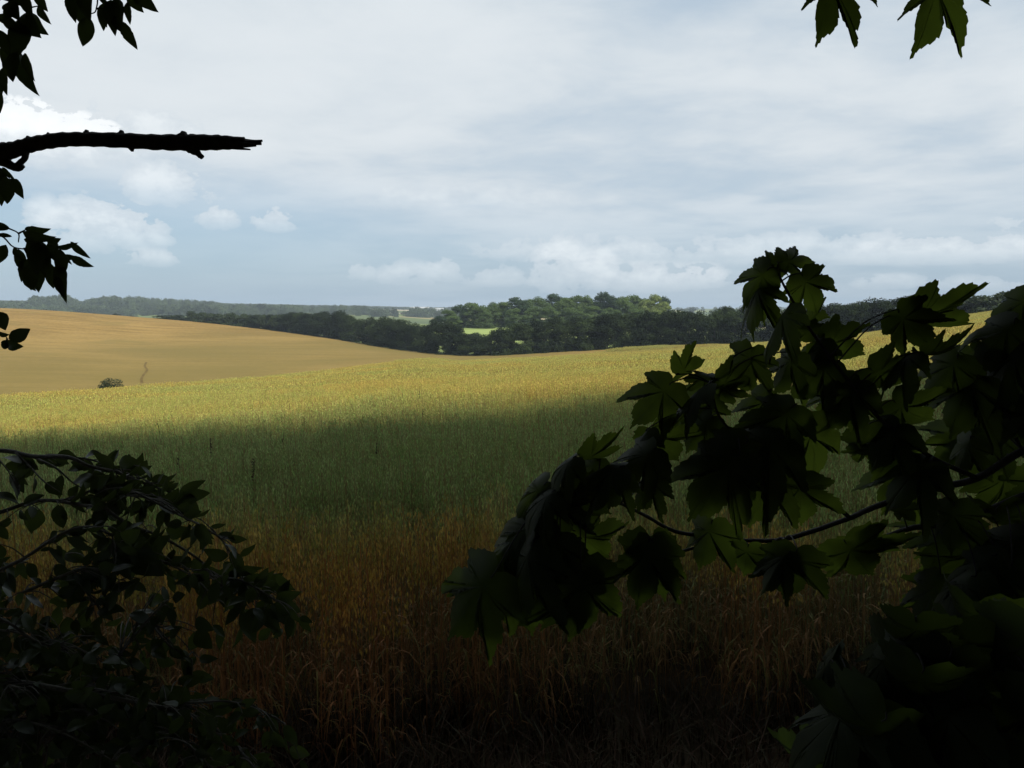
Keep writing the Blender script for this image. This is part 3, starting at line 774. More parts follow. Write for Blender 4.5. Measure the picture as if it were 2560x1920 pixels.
# dark weed stalks standing above the oats
def weed(px, ptop, pbot, label):
    p = hit(px, pbot, CROP - .05)
    if p is None: return
    z0 = ground(p[0], p[1]); hgt = CROP - .05 + (pbot - ptop) / F * math.hypot(p[0], p[1]) * 1.05
    e = empty('dock_stalk', (p[0], p[1], z0), random.uniform(0, 6))
    b = Bag(); sw = random.uniform(-.03, .03)
    pts = catmull([(0, 0, 0), (sw, 0, hgt * .5), (sw * 2.2, .01, hgt)], 6); tube(b, pts, np.linspace(.006, .003, len(pts)), 5)
    put('stem', b.mesh('dock stem'), M_dock, e)
    g = np.random.default_rng(int(px)); n = 80; t = hgt * .62 + (hgt * .39) * g.random(n); a = g.random(n) * 6.28; rad = .003 + .009 * g.random(n)
    c = np.stack([sw * 2 * (t / hgt) + np.cos(a) * rad, np.sin(a) * rad, t], 1); v, f = leaf_quads(c, g.normal(size=(n, 3)), .007 + .006 * g.random(n))
    put('seed_head', mesh_np('dock seeds', v, f), M_dock, e)
    tag(e, label, 'weed', 'dark dock stalks in the oats')
M_dock = bark_mat('dock', (0.030, 0.018, 0.010), (0.060, 0.035, 0.016), 80)
weed(1048, 972, 1003, 'dark upright dock stalk standing alone in the sunlit oats')
weed(1055, 1026, 1040, 'short dark dock stalk just below the sunlit one')
weed(532, 1100, 1136, 'dark dock stalk above the leafy shrub at the shade line')
weed(443, 1152, 1186, 'dark dock stalk right beside the shrub tip')
weed(705, 1096, 1115, 'short dark dock stalk between the shade line and the shrub')
weed(932, 1114, 1144, 'dark dock stalk in the middle of the shaded oats')
weed(1420, 1115, 1148, 'dark dock stalk just above the sycamore leaves')
weed(620, 1155, 1200, 'tall dark dock stalk in shaded oats right of the shrub')

# ------------------------------------------------------------------ leaf shapes
def syc_outline(g):
    """palmate five-lobed toothed outline, petiole at origin, main tip at y=1"""
    key = [(0.0, 0.0), (0.10, -0.09), (0.24, -0.12), (0.36, -0.04), (0.49, 0.04), (0.56, 0.11), (0.67, 0.20), (0.55, 0.225), (0.49, 0.265), (0.42, 0.31),
           (0.50, 0.38), (0.60, 0.49), (0.645, 0.61), (0.655, 0.74), (0.675, 0.82), (0.72, 0.93), (0.60, 0.84), (0.52, 0.77), (0.42, 0.71), (0.32, 0.64), (0.255, 0.57), (0.215, 0.50), (0.25, 0.59), (0.29, 0.71), (0.25, 0.84), (0.14, 0.94), (0.065, 0.99), (0.025, 1.07), (0.0, 1.15)]
    sx = 1 + g.normal() * .05; pts = []
    for sgn in (1, -1):
        kk = [(x * sx * sgn * (1 + g.normal() * .035), y + g.normal() * .012) for (x, y) in key]
        kk[0] = (0.0, 0.0); kk[-1] = (0.0, 1.15)
        dense = []
        for i in range(len(kk) - 1):
            a, b = np.array(kk[i]), np.array(kk[i + 1]); dense.append(a)
            if i > 2:
                d = b - a; nrm = np.array([d[1], -d[0]]) * sgn; mid = a + d * (.62 + .1 * g.normal()); dense.append(mid + nrm * (.20 + .05 * g.normal()))
                dense.append(a + d * .80 - nrm * .04)
        dense.append(np.array(kk[-1]))
        pts.append(dense)
    return pts[0] + pts[1][::-1][1:-1]

def syc_leaf(bag, B, Tp, roll=0.0, w=1.0, droop=0.18, fold=0.12, seed=0, short=1.0):
    g = np.random.default_rng(seed); B = np.asarray(B, float); Tp = np.asarray(Tp, float)
    ax = Tp - B; Ln = np.linalg.norm(ax); ax /= Ln; Ln /= 1.08
    v = EYEP - (B + Tp) / 2; n0 = v - ax * np.dot(v, ax); n0 /= np.linalg.norm(n0)
    sd_ = np.cross(ax, n0); c, s = math.cos(roll), math.sin(roll)
    nn = n0 * c + sd_ * s; sd2 = np.cross(ax, nn)
    out = np.array(syc_outline(g)); cen = np.array([0, .24]); m = len(out)
    rings = [0.34, 0.68, 1.0]; V = [np.array([0, .24])]
    for q in rings: V += [cen + (p - cen) * q for p in out]
    V = np.array(V); k_ = np.clip(V[:, :1] / .3, 0, 1); V = V * (1 - k_ * np.array([[1 - short, (1 - short) * .9]])); x, y = V[:, 0], V[:, 1]
    rad = np.hypot(x, y - .1); ang = np.arctan2(x, y + .02)
    pleat = np.abs(np.sin(ang * 2.6)) * rad                # valley on each main vein, ridge between
    ph = g.random() * 6.28
    z = -droop * rad ** 2 * 1.9 - fold * (.6 + 1.6 * g.random()) * np.abs(x) + .07 * pleat * .6 + .035 * np.sin(x * 7 + ph) * rad + .03 * np.sin(y * 8 + ph * 2) * rad
    z -= droop * .9 * (np.abs(x) ** 2)
    z += g.normal() * .10 * (y - .4) ** 2 + g.normal() * .12 * x * y + .10 * g.normal() * np.maximum(0, rad - .6)
    y = y + .05 * g.normal() * x; x = x + .10 * g.normal() * y * y
    P = B + (sd2[None] * (x * w)[:, None] + ax[None] * y[:, None] + nn[None] * z[:, None]) * Ln
    f = [(0, 1 + i, 1 + (i + 1) % m) for i in range(m)]
    for k in range(len(rings) - 1):
        o = 1 + k * m
        f += [(o + i, o + m + i, o + m + (i + 1) % m, o + (i + 1) % m) for i in range(m)]
    bag.add(P, f, 0)

def ov_leaf(bag, B, Tp, roll=0.0, w=0.5, droop=0.2, fold=0.25, seed=0):
    g = np.random.default_rng(seed); B = np.asarray(B, float); Tp = np.asarray(Tp, float)
    ax = Tp - B; Ln = np.linalg.norm(ax); ax /= Ln
    v = EYEP - (B + Tp) / 2; n0 = v - ax * np.dot(v, ax); n0 /= np.linalg.norm(n0) + 1e-9
    sd_ = np.cross(ax, n0); c, s = math.cos(roll), math.sin(roll); nn = n0 * c + sd_ * s; sd2 = np.cross(ax, nn)
    t = np.linspace(0, 1, 15); prof = np.sin(np.pi * t ** 0.82) ** 0.85 * (1 - .25 * t); prof[-1] = 0.0; prof[0] = 0.02
    prof = prof * (1 + .03 * g.normal(size=15)); curl = g.normal() * .25
    V = []; 
    for i, (tt, p) in enumerate(zip(t, prof)):
        bend = -droop * (tt - .5) ** 2 * 4 * .25 + droop * .25; sway = curl * .12 * math.sin(tt * math.pi)
        for k in (-1, -.5, 0, .5, 1):
            x = k * p * w / 2 + sway; z = bend + fold * abs(k) * p * w / 2 + .02 * math.sin(9 * tt + k * 3 + seed) * abs(k)
            V.append(B + (sd2 * x + ax * tt + nn * z) * Ln)
    f = []
    for i in range(14):
        for k in range(4): f.append((i * 5 + k, i * 5 + k + 1, i * 5 + 6 + k, i * 5 + 5 + k))
    bag.add(V, f, 0)

# ------------------------------------------------------------------ the sycamore at the right
syc_loc = (2.9, -0.6, ground(2.9, -.6))
SYC = empty('sycamore_tree', syc_loc); tag(SYC, 'big dark sycamore whose lobed leaves hang across the right of the view', 'tree')
def child(name, bag_or_me, mat, parent, smooth_sh=True):
    me = bag_or_me.mesh(name, smooth_sh) if isinstance(bag_or_me, Bag) else bag_or_me
    o = bpy.data.objects.new(name, me); COL.objects.link(o)
    if mat: me.materials.append(mat)
    o.parent = parent
    # meshes are written in world space: take the parent's offset out again
    q = parent; off = Vector((0, 0, 0))
    while q is not None: off += q.location; q = q.parent
    o.location = -off
    return o
def tree_trunk(loc, h, r, seed, limbs=6):
    me = trunk_mesh('trunk', h, r, seed, limbs); return me
tk = trunk_mesh('sycamore trunk', 17, .30, 901, 7); tk.materials.append(M_bark); put('trunk', tk, None, SYC)

def pix_branch(pts, r0, r1, per=5):
    """pts: (px, py, depth)"""
    P = catmull([at(*p) for p in pts], per); return P, np.linspace(r0, r1, len(P))

BR = {   # name: points (px, py, d), start radius, end radius
    'lower': [(3050, 1035, 1.35), (2760, 1165, 1.42), (2560, 1241, 1.46), (2467, 1278, 1.5), (2388, 1308, 1.52), (2286, 1319, 1.55), (2207, 1344, 1.57), (2110, 1375, 1.6), (2030, 1372, 1.62)],
    'middle': [(3020, 930, 1.45), (2760, 1040, 1.48), (2557, 1127, 1.5), (2444, 1195, 1.52), (2331, 1222, 1.54), (2187, 1267, 1.56), (2114, 1299, 1.58), (1960, 1348, 1.60), (1860, 1352, 1.60), (1760, 1365, 1.58), (1690, 1382, 1.56)],
    'leader': [(2444, 1195, 1.52), (2331, 1145, 1.52), (2257, 1084, 1.51), (2202, 1050, 1.5), (2120, 950, 1.5), (2047, 855, 1.5), (1995, 775, 1.5), (1959, 712, 1.5), (1942, 672, 1.5)],
    'inner': [(2122, 1292, 1.57), (2047, 1229, 1.55), (1960, 1165, 1.54), (1842, 1087, 1.53), (1795, 1035, 1.52), (1777, 958, 1.52)],
    'outer': [(1860, 1352, 1.60), (1770, 1340, 1.58), (1686, 1328, 1.56), (1602, 1283, 1.54), (1515, 1246, 1.52), (1400, 1226, 1.5)],
    'low spray': [(2900, 1420, 1.05), (2700, 1500, 1.08), (2500, 1560, 1.1), (2330, 1620, 1.12), (2200, 1700, 1.13), (2080, 1740, 1.15)],
    'top': [(2700, -260, 1.35), (2540, -210, 1.4), (2360, -180, 1.42), (2230, -190, 1.43), (2100, -200, 1.45)],
}
BRR = {'lower': (.0095, .003), 'middle': (.0085, .0028), 'leader': (.0048, .002), 'inner': (.0045, .0018), 'outer': (.005, .002), 'low spray': (.008, .003), 'top': (.009, .004)}
# leaves: (branch, base px, base py, tip px, tip py, depth, tip depth change, roll deg, width, droop)
SL = [
 # shoot against the sky
 ('leader', 1925, 669, 1833, 752, 1.50, .03, 18, .86, .20), ('leader', 1948, 656, 2050, 648, 1.50, .03, 0, .50, .12), ('leader', 1946, 655, 1886, 648, 1.51, .03, 0, .62, .12), ('leader', 1944, 668, 1962, 628, 1.51, .03, 0, .8, .12),
 ('leader', 2002, 684, 2060, 778, 1.49, .0, -5, .92, .15), ('leader', 1906, 704, 1846, 806, 1.52, -.03, 45, .75, .3), ('leader', 1975, 764, 1884, 885, 1.47, .0, 68, .7, .2),
 ('leader', 2050, 850, 2172, 893, 1.53, .02, 10, .85, .1), ('leader', 2040, 838, 1980, 778, 1.54, .03, 20, .8, .1), ('leader', 2062, 846, 2010, 930, 1.52, .02, 20, .8, .15),
 ('leader', 2240, 774, 2322, 880, 1.50, -.02, 8, 1.0, .22), ('leader', 2262, 775, 2425, 842, 1.52, .03, 35, .8, .12), ('leader', 2015, 800, 2075, 790, 1.55, .04, 40, .8, .1),
 # upper left boundary
 ('inner', 1690, 936, 1776, 897, 1.52, .03, 42, .75, .15), ('inner', 1682, 955, 1580, 1060, 1.50, .0, 12, .9, .22), ('inner', 1772, 960, 1650, 1036, 1.48, .02, 70, .8, .2),
 ('inner', 1782, 945, 1705, 935, 1.52, .03, 40, .7, .1), ('inner', 1790, 950, 1888, 982, 1.52, .02, 35, .8, .2), ('inner', 1882, 868, 1842, 985, 1.54, .02, 15, .85, .15),
 ('inner', 1995, 880, 1918, 975, 1.53, .02, 30, .9, .2), ('inner', 1800, 955, 1822, 1035, 1.54, .03, 20, .75, .2), ('inner', 1780, 1040, 1700, 1120, 1.54, .04, 15, .9, .1), ('inner', 1760, 985, 1700, 1100, 1.55, .03, 10, .9, .2),
 ('inner', 1628, 1071, 1700, 1170, 1.52, .03, 25, .9, .2), ('inner', 1622, 1070, 1560, 1160, 1.50, .0, 60, .8, .3), ('inner', 1930, 985, 1850, 1080, 1.55, .02, 15, .95, .2),
 # dark body
 ('inner', 1990, 1010, 1880, 1120, 1.50, -.02, 12, 1.0, .2), ('inner', 1960, 1090, 1800, 1190, 1.47, -.02, 25, 1.0, .25), ('inner', 2010, 1060, 2090, 1200, 1.50, .0, -15, 1.0, .2), ('inner', 1870, 1100, 1740, 1220, 1.48, .0, 20, 1.0, .2),
 ('inner', 1850, 1130, 1720, 1290, 1.46, .0, 10, 1.0, .2), ('inner', 1930, 1160, 1880, 1320, 1.47, .0, -5, 1.05, .2), ('inner', 2000, 1190, 2010, 1320, 1.50, .0, 15, 1.0, .2), ('middle', 1780, 1300, 1750, 1430, 1.52, .0, 25, .9, .2),
 ('leader', 2170, 920, 2290, 985, 1.48, .0, 25, 1.0, .25), ('leader', 2150, 950, 2050, 1060, 1.50, .0, 15, 1.0, .2), ('leader', 2110, 960, 2130, 1080, 1.5, .0, -15, 1.0, .2), ('leader', 2230, 1000, 2330, 1080, 1.5, .0, 20, 1.0, .15), ('leader', 2080, 900, 1990, 1000, 1.52, .0, 20, 1.0, .15),
 ('leader', 2290, 880, 2180, 935, 1.46, .0, 62, 1.0, .3), ('leader', 2300, 882, 2400, 910, 1.46, .0, 62, 1.0, .3), ('leader', 2250, 1060, 2170, 1170, 1.5, .02, 20, .95, .2), ('leader', 2260, 1085, 2190, 1210, 1.52, .02, -20, .9, .25),
 ('leader', 2150, 1080, 2230, 1190, 1.54, .02, 25, .95, .2),
 # lower left mass
 ('outer', 1440, 1140, 1344, 1203, 1.46, .0, 55, .9, .25), ('outer', 1450, 1142, 1560, 1150, 1.48, .02, 55, 1.0, .2), ('outer', 1500, 1145, 1420, 1225, 1.52, .03, 30, .9, .15), ('outer', 1560, 1165, 1420, 1195, 1.45, .0, 58, .9, .2), ('outer', 1640, 1120, 1530, 1200, 1.47, .0, 30, 1.0, .2),
 ('outer', 1388, 1224, 1275, 1302, 1.46, .0, 50, .9, .25), ('outer', 1368, 1205, 1264, 1300, 1.49, .02, 40, .8, .2), ('outer', 1400, 1230, 1390, 1360, 1.47, .0, 15, 1.0, .2), ('outer', 1420, 1225, 1520, 1300, 1.47, .0, 15, .95, .2), ('outer', 1640, 1190, 1580, 1270, 1.46, .0, 30, 1.0, .2), ('outer', 1560, 1180, 1500, 1260, 1.45, .0, 20, 1.0, .2),
 ('outer', 1350, 1290, 1240, 1420, 1.49, .02, 30, .85, .15), ('outer', 1300, 1330, 1200, 1440, 1.52, .03, 40, .8, .1), ('outer', 1238, 1430, 1092, 1586, 1.50, .03, 22, .85, .12), ('outer', 1260, 1420, 1190, 1590, 1.53, .03, 10, .8, .1),
 ('outer', 1335, 1350, 1250, 1540, 1.46, .0, 45, .9, .2), ('outer', 1330, 1430, 1300, 1586, 1.55, .03, 10, .8, .1), ('outer', 1400, 1330, 1340, 1450, 1.46, .0, 15, 1.0, .2), ('outer', 1430, 1320, 1540, 1420, 1.5, .03, 25, .8, .2), ('outer', 1390, 1350, 1420, 1450, 1.46, .0, 0, 1.0, .2),
 ('outer', 1452, 1412, 1464, 1622, 1.44, .0, -4, .95, .15), ('outer', 1460, 1415, 1370, 1600, 1.45, .0, 10, .6, .15), ('middle', 1625, 1342, 1590, 1528, 1.45, .0, 8, .82, .12), ('middle', 1630, 1345, 1670, 1518, 1.45, .01, -10, .6, .12),
 ('middle', 1992, 1370, 1962, 1502, 1.47, .0, 6, 1.05, .18), ('middle', 1975, 1375, 1892, 1472, 1.48, .0, 20, .7, .1), ('middle', 1870, 1360, 1860, 1450, 1.55, .03, 25, 1.2, .15),
 ('lower', 2110, 1350, 2185, 1465, 1.54, .02, 15, 1.05, .2), ('lower', 2130, 1345, 2240, 1420, 1.55, .02, 40, .9, .15), ('lower', 2380, 1320, 2300, 1440, 1.57, .03, 12, .9, .12), ('lower', 2390, 1325, 2430, 1400, 1.56, .03, 30, .9, .12),
 ('lower', 2240, 1265, 2290, 1310, 1.52, .0, 30, .9, .2), ('middle', 2330, 1150, 2200, 1240, 1.5, .0, 35, .9, .2), ('middle', 2300, 1180, 2350, 1215, 1.5, .0, 40, 1.0, .2), ('middle', 2430, 1090, 2380, 1190, 1.53, .02, 30, .85, .2), ('middle', 2520, 1080, 2440, 1160, 1.55, .02, 30, .9, .2),
 # right edge
 ('middle', 2575, 730, 2496, 845, 1.50, .02, 22, .8, .15), ('middle', 2600, 790, 2520, 930, 1.52, .03, 10, .9, .2), ('middle', 2545, 800, 2420, 905, 1.47, .02, 25, .9, .2), ('middle', 2470, 870, 2440, 960, 1.50, .03, 30, 1.0, .15), ('middle', 2560, 860, 2440, 1010, 1.46, .0, 35, 1.0, .2), ('middle', 2620, 950, 2500, 1080, 1.48, .0, 20, 1.0, .2),
 ('middle', 2450, 940, 2350, 1060, 1.48, .0, 25, 1.0, .2), ('middle', 2580, 1000, 2590, 1150, 1.45, .0, 10, 1.0, .2), ('middle', 2400, 890, 2330, 990, 1.5, .0, 25, 1.0, .2), ('middle', 2450, 1000, 2490, 1110, 1.52, .02, 15, 1.0, .15),
 ('lower', 2560, 1330, 2440, 1450, 1.4, .0, 30, 1.0, .2), ('lower', 2600, 1320, 2640, 1500, 1.4, .0, 10, 1.0, .2), ('lower', 2490, 1380, 2350, 1500, 1.38, .0, 48, 1.0, .2), ('lower', 2530, 1400, 2470, 1590, 1.35, .0, 15, 1.0, .2), ('lower', 2440, 1430, 2290, 1560, 1.36, .0, 52, .9, .2),
 # low spray close to the camera
 ('low spray', 2330, 1590, 2130, 1680, 1.10, 0.03, 50, .95, .25), ('low spray', 2280, 1610, 2100, 1650, 1.14, 0.06, 55, .8, .25), ('low spray', 2160, 1740, 1920, 1890, 1.08, 0.03, 48, .85, .2), ('low spray', 2190, 1750, 2070, 1960, 1.05, 0.03, 20, .95, .2), ('low spray', 2370, 1650, 2180, 1830, 1.06, 0.03, 42, .9, .2),
 ('low spray', 2420, 1760, 2210, 1920, 1.02, 0.03, 46, .95, .2), ('low spray', 2530, 1540, 2420, 1740, 1.05, 0.03, 38, .95, .2), ('low spray', 2580, 1560, 2540, 1800, 1.0, 0.03, 15, 1.0, .2), ('low spray', 2640, 1500, 2500, 1680, 1.0, 0.03, 50, .9, .2), ('low spray', 2480, 1830, 2360, 2020, 1.0, 0.03, 30, 1.0, .2), ('low spray', 2100, 1640, 2010, 1700, 1.2, 0.05, 40, .9, .2),
 ('low spray', 2600, 1740, 2520, 1960, .98, 0.03, 20, 1.0, .2), ('low spray', 2080, 1650, 1990, 1740, 1.2, 0.05, 52, .9, .2), ('low spray', 2260, 1850, 2130, 2010, 1.03, 0.03, 30, .9, .2),
 # overhead
 ('top', 2092, -75, 2044, 92, 1.45, .0, 8, .80, .12), ('top', 2356, -72, 2302, 122, 1.42, .0, 8, .72, .12), ('top', 2408, -75, 2462, 26, 1.44, .02, 20, .6, .1), ('top', 2138, -60, 2192, 19, 1.47, .02, 30, .6, .1),
]
# thick foliage down the right-hand side
rl = random.Random(31)
def fill(nm, n, poly_x, poly_y, d0, d1, ang0, ang1, l0, l1):
    for _ in range(n):
        for _t in range(40):
            x, y = rl.uniform(*poly_x), rl.uniform(*poly_y)
            if nm != 'low spray' or x > 2290 - (y - 1400) * .62: break
        a = R(rl.uniform(ang0, ang1)); ln = rl.uniform(l0, l1)
        SL.append((nm, x, y, x + math.cos(a) * ln, y + math.sin(a) * ln, rl.uniform(d0, d1), rl.uniform(-.02, .05) + (rl.uniform(.0, .05) if nm == 'low spray' else 0), rl.uniform(-40, 40), rl.uniform(.75, 1.0), rl.uniform(.15, .4)))
fill('low spray', 30, (2080, 2640), (1400, 1900), 1.0, 1.42, 75, 150, 150, 230)
fill('lower', 9, (2330, 2640), (1240, 1460), 1.45, 1.62, 60, 150, 120, 175)
fill('middle', 7, (2230, 2620), (860, 1180), 1.52, 1.68, 50, 150, 110, 170)
bro = {}; leafbags = {}; twigs = {}
for nm, pts in BR.items():
    b = Bag(); P, rad = pix_branch(pts, *BRR[nm]); tube(b, P, rad, 8, 0, .07)
    # swollen nodes
    twigs[nm] = b; bro[nm] = (P, rad); leafbags[nm] = Bag()
for i, (nm, bx, by, tx, ty, d, dd, roll, w, dr) in enumerate(SL):
    B = at(bx, by, d); T = at(tx, ty, d + dd)
    syc_leaf(leafbags[nm], B, T, R(roll), w, dr, .12, 1000 + i, .66 if nm == 'top' else 1.0)
    # petiole from the nearest point of its branch a little way back
    P = bro[nm][0]; dist = [np.linalg.norm(p - B) for p in P]; j = int(np.argmin(dist))
    q = P[j]; ln = np.linalg.norm(q - B)
    if ln > .34: continue
    mid = (q + B) / 2 + np.array([0, 0, .12 * ln])
    pp = catmull([q, mid, B, B + (T - B) * .08], 4); tube(twigs[nm], pp, np.linspace(.0016, .0011, len(pp)), 5, 0)
for nm in BR:
    bo = child('branch', twigs[nm], M_syctwig, SYC)
    child('leaves', leafbags[nm], M_syc, bo)

# ------------------------------------------------------------------ the tree at the left, with the snapped limb
lt_loc = (-2.75, 1.2, ground(-2.75, 1.2))
LT = empty('orchard_tree', lt_loc); tag(LT, 'dark tree with drooping oval leaves and a snapped limb reaching in from the left', 'tree')
tk = trunk_mesh('left trunk', 11, .17, 911, 6); tk.materials.append(M_bark); put('trunk', tk, None, LT)
D0 = 1.9
b = Bag()
LIMB = [(-520, 470, 45), (-300, 425, 33), (-120, 400, 25), (0, 381, 22.5), (35, 374, 20), (72, 363, 18.5), (112, 355, 18), (160, 349, 18), (220, 348.5, 17.5), (300, 351, 18.5), (380, 355, 19), (450, 356.5, 20), (485, 356, 20), (540, 356, 18.5), (580, 357, 16)]
random.seed(5)
pts = [at(x, y, D0) for x, y, r in LIMB]; rr = [r / F * D0 for x, y, r in LIMB]
P = catmull(pts, 6); rad = np.interp(np.linspace(0, 1, len(P)), np.linspace(0, 1, len(rr)), rr)
tube(b, P, rad * np.array([1 + .05 * math.sin(i * 1.7) + .015 * random.uniform(-1, 1) for i in range(len(P))]), 16, 0, .022)
def spike(x0, y0, x1, y1, r0, r1, dz=0.0, n=5):
    pp = catmull([at(x0, y0, D0 + dz), at((x0 + x1) / 2, (y0 + y1) / 2 + .5, D0 + dz), at(x1, y1, D0 + dz)], 3)
    tube(b, pp, np.linspace(r0, r1, len(pp)) / F * D0, n, 0, .12)
# splintered end
spike(560, 350, 612, 348, 12, 6); spike(565, 355, 653, 358, 12, 5, .004); spike(570, 360, 640, 363, 11, 4.5, -.004); spike(560, 366, 626, 374, 7, 2); spike(600, 356, 656, 352, 6, 3); spike(520, 368, 545, 375, 7, 1.5); spike(590, 350, 652, 353, 6, 2.5, .006)
# knots and the broken stub
for (x, y, r) in ((217, 332, 8), (304, 333, 9), (460, 336, 12), (70, 347, 7), (330, 371, 8), (120, 338, 5)):
    up = -1 if y < 352 else 1
    spike(x - 2, y - up * 6, x + 1, y + up * 7, r * 1.4, r * .5)
spike(470, 366, 492, 380, 15, 9, 0, 7); spike(490, 378, 506, 394, 9, 6, 0, 7)
# fork at the left edge
def wtube(pl, r0, r1, n=7):
    pp = catmull([at(x, y, D0) for x, y in pl], 5); tube(b, pp, np.linspace(r0, r1, len(pp)) / F * D0, n, 0, .06)
wtube([(-60, 405), (0, 402), (28, 414), (46, 420), (58, 413)], 15, 7); wtube([(66, 380), (62, 396), (50, 408), (40, 416)], 8, 7)
limb = child('broken_limb', b, M_dead, LT); limb['label'] = 'snapped dead limb with a splintered end'

def spray(name_leaves, twl, leaves, d, seed0, wood=M_dead, lm=M_ovl, r=.0022):
    """one leafy twig: twl = list of polylines in pixels, leaves = (bx,by,tx,ty,width,roll)"""
    tb = Bag(); lb = Bag()
    for pl in twl:
        pp = catmull([at(x, y, d) for x, y in pl], 5); tube(tb, pp, np.linspace(r, r * .45, len(pp)), 6, 0, .06)
    for i, (bx, by, tx, ty, w, roll) in enumerate(leaves):
        g = random.Random(seed0 + i); dd = g.uniform(-.04, .04)
        B, T = at(bx, by, d + dd), at(tx, ty, d + dd + g.uniform(-.02, .03))
        ov_leaf(lb, B, T, R(roll + g.uniform(-6, 6)), w, g.uniform(.1, .45), g.uniform(.1, .35), seed0 + i)
    t = child('leafy_twig', tb, wood, LT); child('leaves', lb, lm, t); return t
TWD = 1.62
spray('a', [[(-260, -60), (-60, -20), (30, 5), (62, 22), (66, 45)], [(30, 5), (50, 60), (40, 100), (50, 150)], [(-60, 60), (0, 50), (30, 60)], [(62, 22), (95, 15)]],
      [(98, 10, 129, 61, .55, 40), (52, 40, 104, 96, .72, 10), (75, 35, 122, 88, .62, 20), (4, 48, 77, 86, .48, 20), (-8, 40, 45, 62, .6, 10), (55, 58, 40, 145, .58, 15), (45, 125, 100, 241, .30, 25), (62, 132, 88, 204, .36, 20), (15, 140, 33, 206, .40, 15), (8, 168, 18, 239, .36, 10), (-6, 75, 26, 142, .5, 15),
       (-4, 180, 6, 236, .4, 10), (42, 5, 8, 50, .6, 20), (20, 5, 52, 55, .55, 10), (65, -10, 85, 45, .55, 20), (88, -20, 120, 30, .6, 20), (30, 100, 10, 170, .5, 20), (40, 130, 33, 205, .45, 10), (60, -20, 20, 20, .6, 10), (-5, 215, 1, 284, .3, 10)], TWD, 2000)
spray('b', [[(60, -170), (150, -90), (235, -25), (240, 25), (222, 36)], [(235, -25), (290, -20), (345, -15)], [(240, 22), (262, 20)]],
      [(195, -25, 205, 64, .62, 10), (222, 42, 207, 116, .56, 8), (178, -15, 190, 58, .5, 20), (262, 8, 259, 78, .50, 15), (278, 0, 288, 90, .45, 10), (300, 52, 344, 125, .44, 15), (318, 5, 326, 63, .40, 20), (332, -25, 397, 31, .56, 15), (320, -20, 360, 32, .6, 20), (290, -5, 306, 70, .5, 30), (245, -10, 285, 20, .45, 40), (215, -30, 226, 55, .5, 20), (250, 25, 268, 70, .5, 20), (285, 40, 305, 82, .5, 20)], TWD, 2100)
spray('c', [[(-220, 360), (-60, 400), (-5, 418), (12, 434)], [(12, 434), (24, 446)], [(12, 434), (8, 455)]],
      [(6, 418, 37, 448, .5, 30), (24, 446, 60, 498, .50, 12), (14, 440, 18, 510, .5, 10), (2, 445, 4, 516, .5, 15), (-10, 420, -2, 480, .5, 10), (0, 420, 20, 470, .4, 20)], TWD, 2200)
spray('d', [[(-300, 520), (-90, 560), (0, 588), (35, 618), (90, 625), (140, 640)], [(-10, 560), (24, 572), (46, 584), (46, 606)], [(46, 584), (66, 573)], [(60, 620), (80, 660)], [(120, 632), (128, 668)], [(140, 640), (150, 628)]],
      [(24, 572, -24, 556, .5, 20), (30, 591, -18, 586, .32, 30), (15, 612, -6, 660, .55, 10), (57, 582, 141, 592, .40, 30), (62, 572, 128, 572, .42, 30), (60, 598, 112, 612, .50, 20), (118, 606, 153, 596, .55, 15), (140, 620, 196, 606, .36, 30), (176, 604, 227, 646, .34, 20), (142, 640, 199, 642, .42, 30), (178, 642, 235, 667, .44, 15),
       (82, 600, 128, 664, .62, 10), (46, 622, 62, 682, .5, 15), (62, 645, 53, 706, .42, 20), (72, 660, 78, 726, .55, 15), (95, 668, 97, 732, .55, 10), (122, 655, 134, 722, .50, 10), (150, 652, 166, 758, .32, 10), (150, 622, 154, 690, .5, 20), (100, 606, 92, 690, .55, 15), (70, 600, 110, 660, .6, 20), (110, 640, 118, 700, .55, 20), (85, 640, 75, 700, .6, 10),
       (128, 600, 148, 660, .5, 20), (60, 690, 90, 728, .5, 20), (165, 640, 180, 662, .4, 30), (35, 618, 58, 650, .5, 20), (140, 690, 162, 745, .4, 15)], TWD, 2300)
spray('e', [[(-180, 800), (-40, 825), (5, 832), (18, 846)], [(-60, 760), (-5, 783)], [(18, 846), (14, 862)]],
      [(-10, 780, 14, 826, .85, 10), (22, 848, 76, 822, .72, 12), (16, 858, 60, 866, .50, 15), (-4, 835, 24, 836, .6, 15), (18, 850, 8, 872, .6, 20), (-15, 800, 10, 790, .6, 10)], TWD, 2400)
# its crown, above and beside the view
cm = crown_mesh('orchard crown', 11.5, 6.5, 5.2, 9000, .16, 40, 913); cm.materials.append(M_wood); put('crown', cm, None, LT)

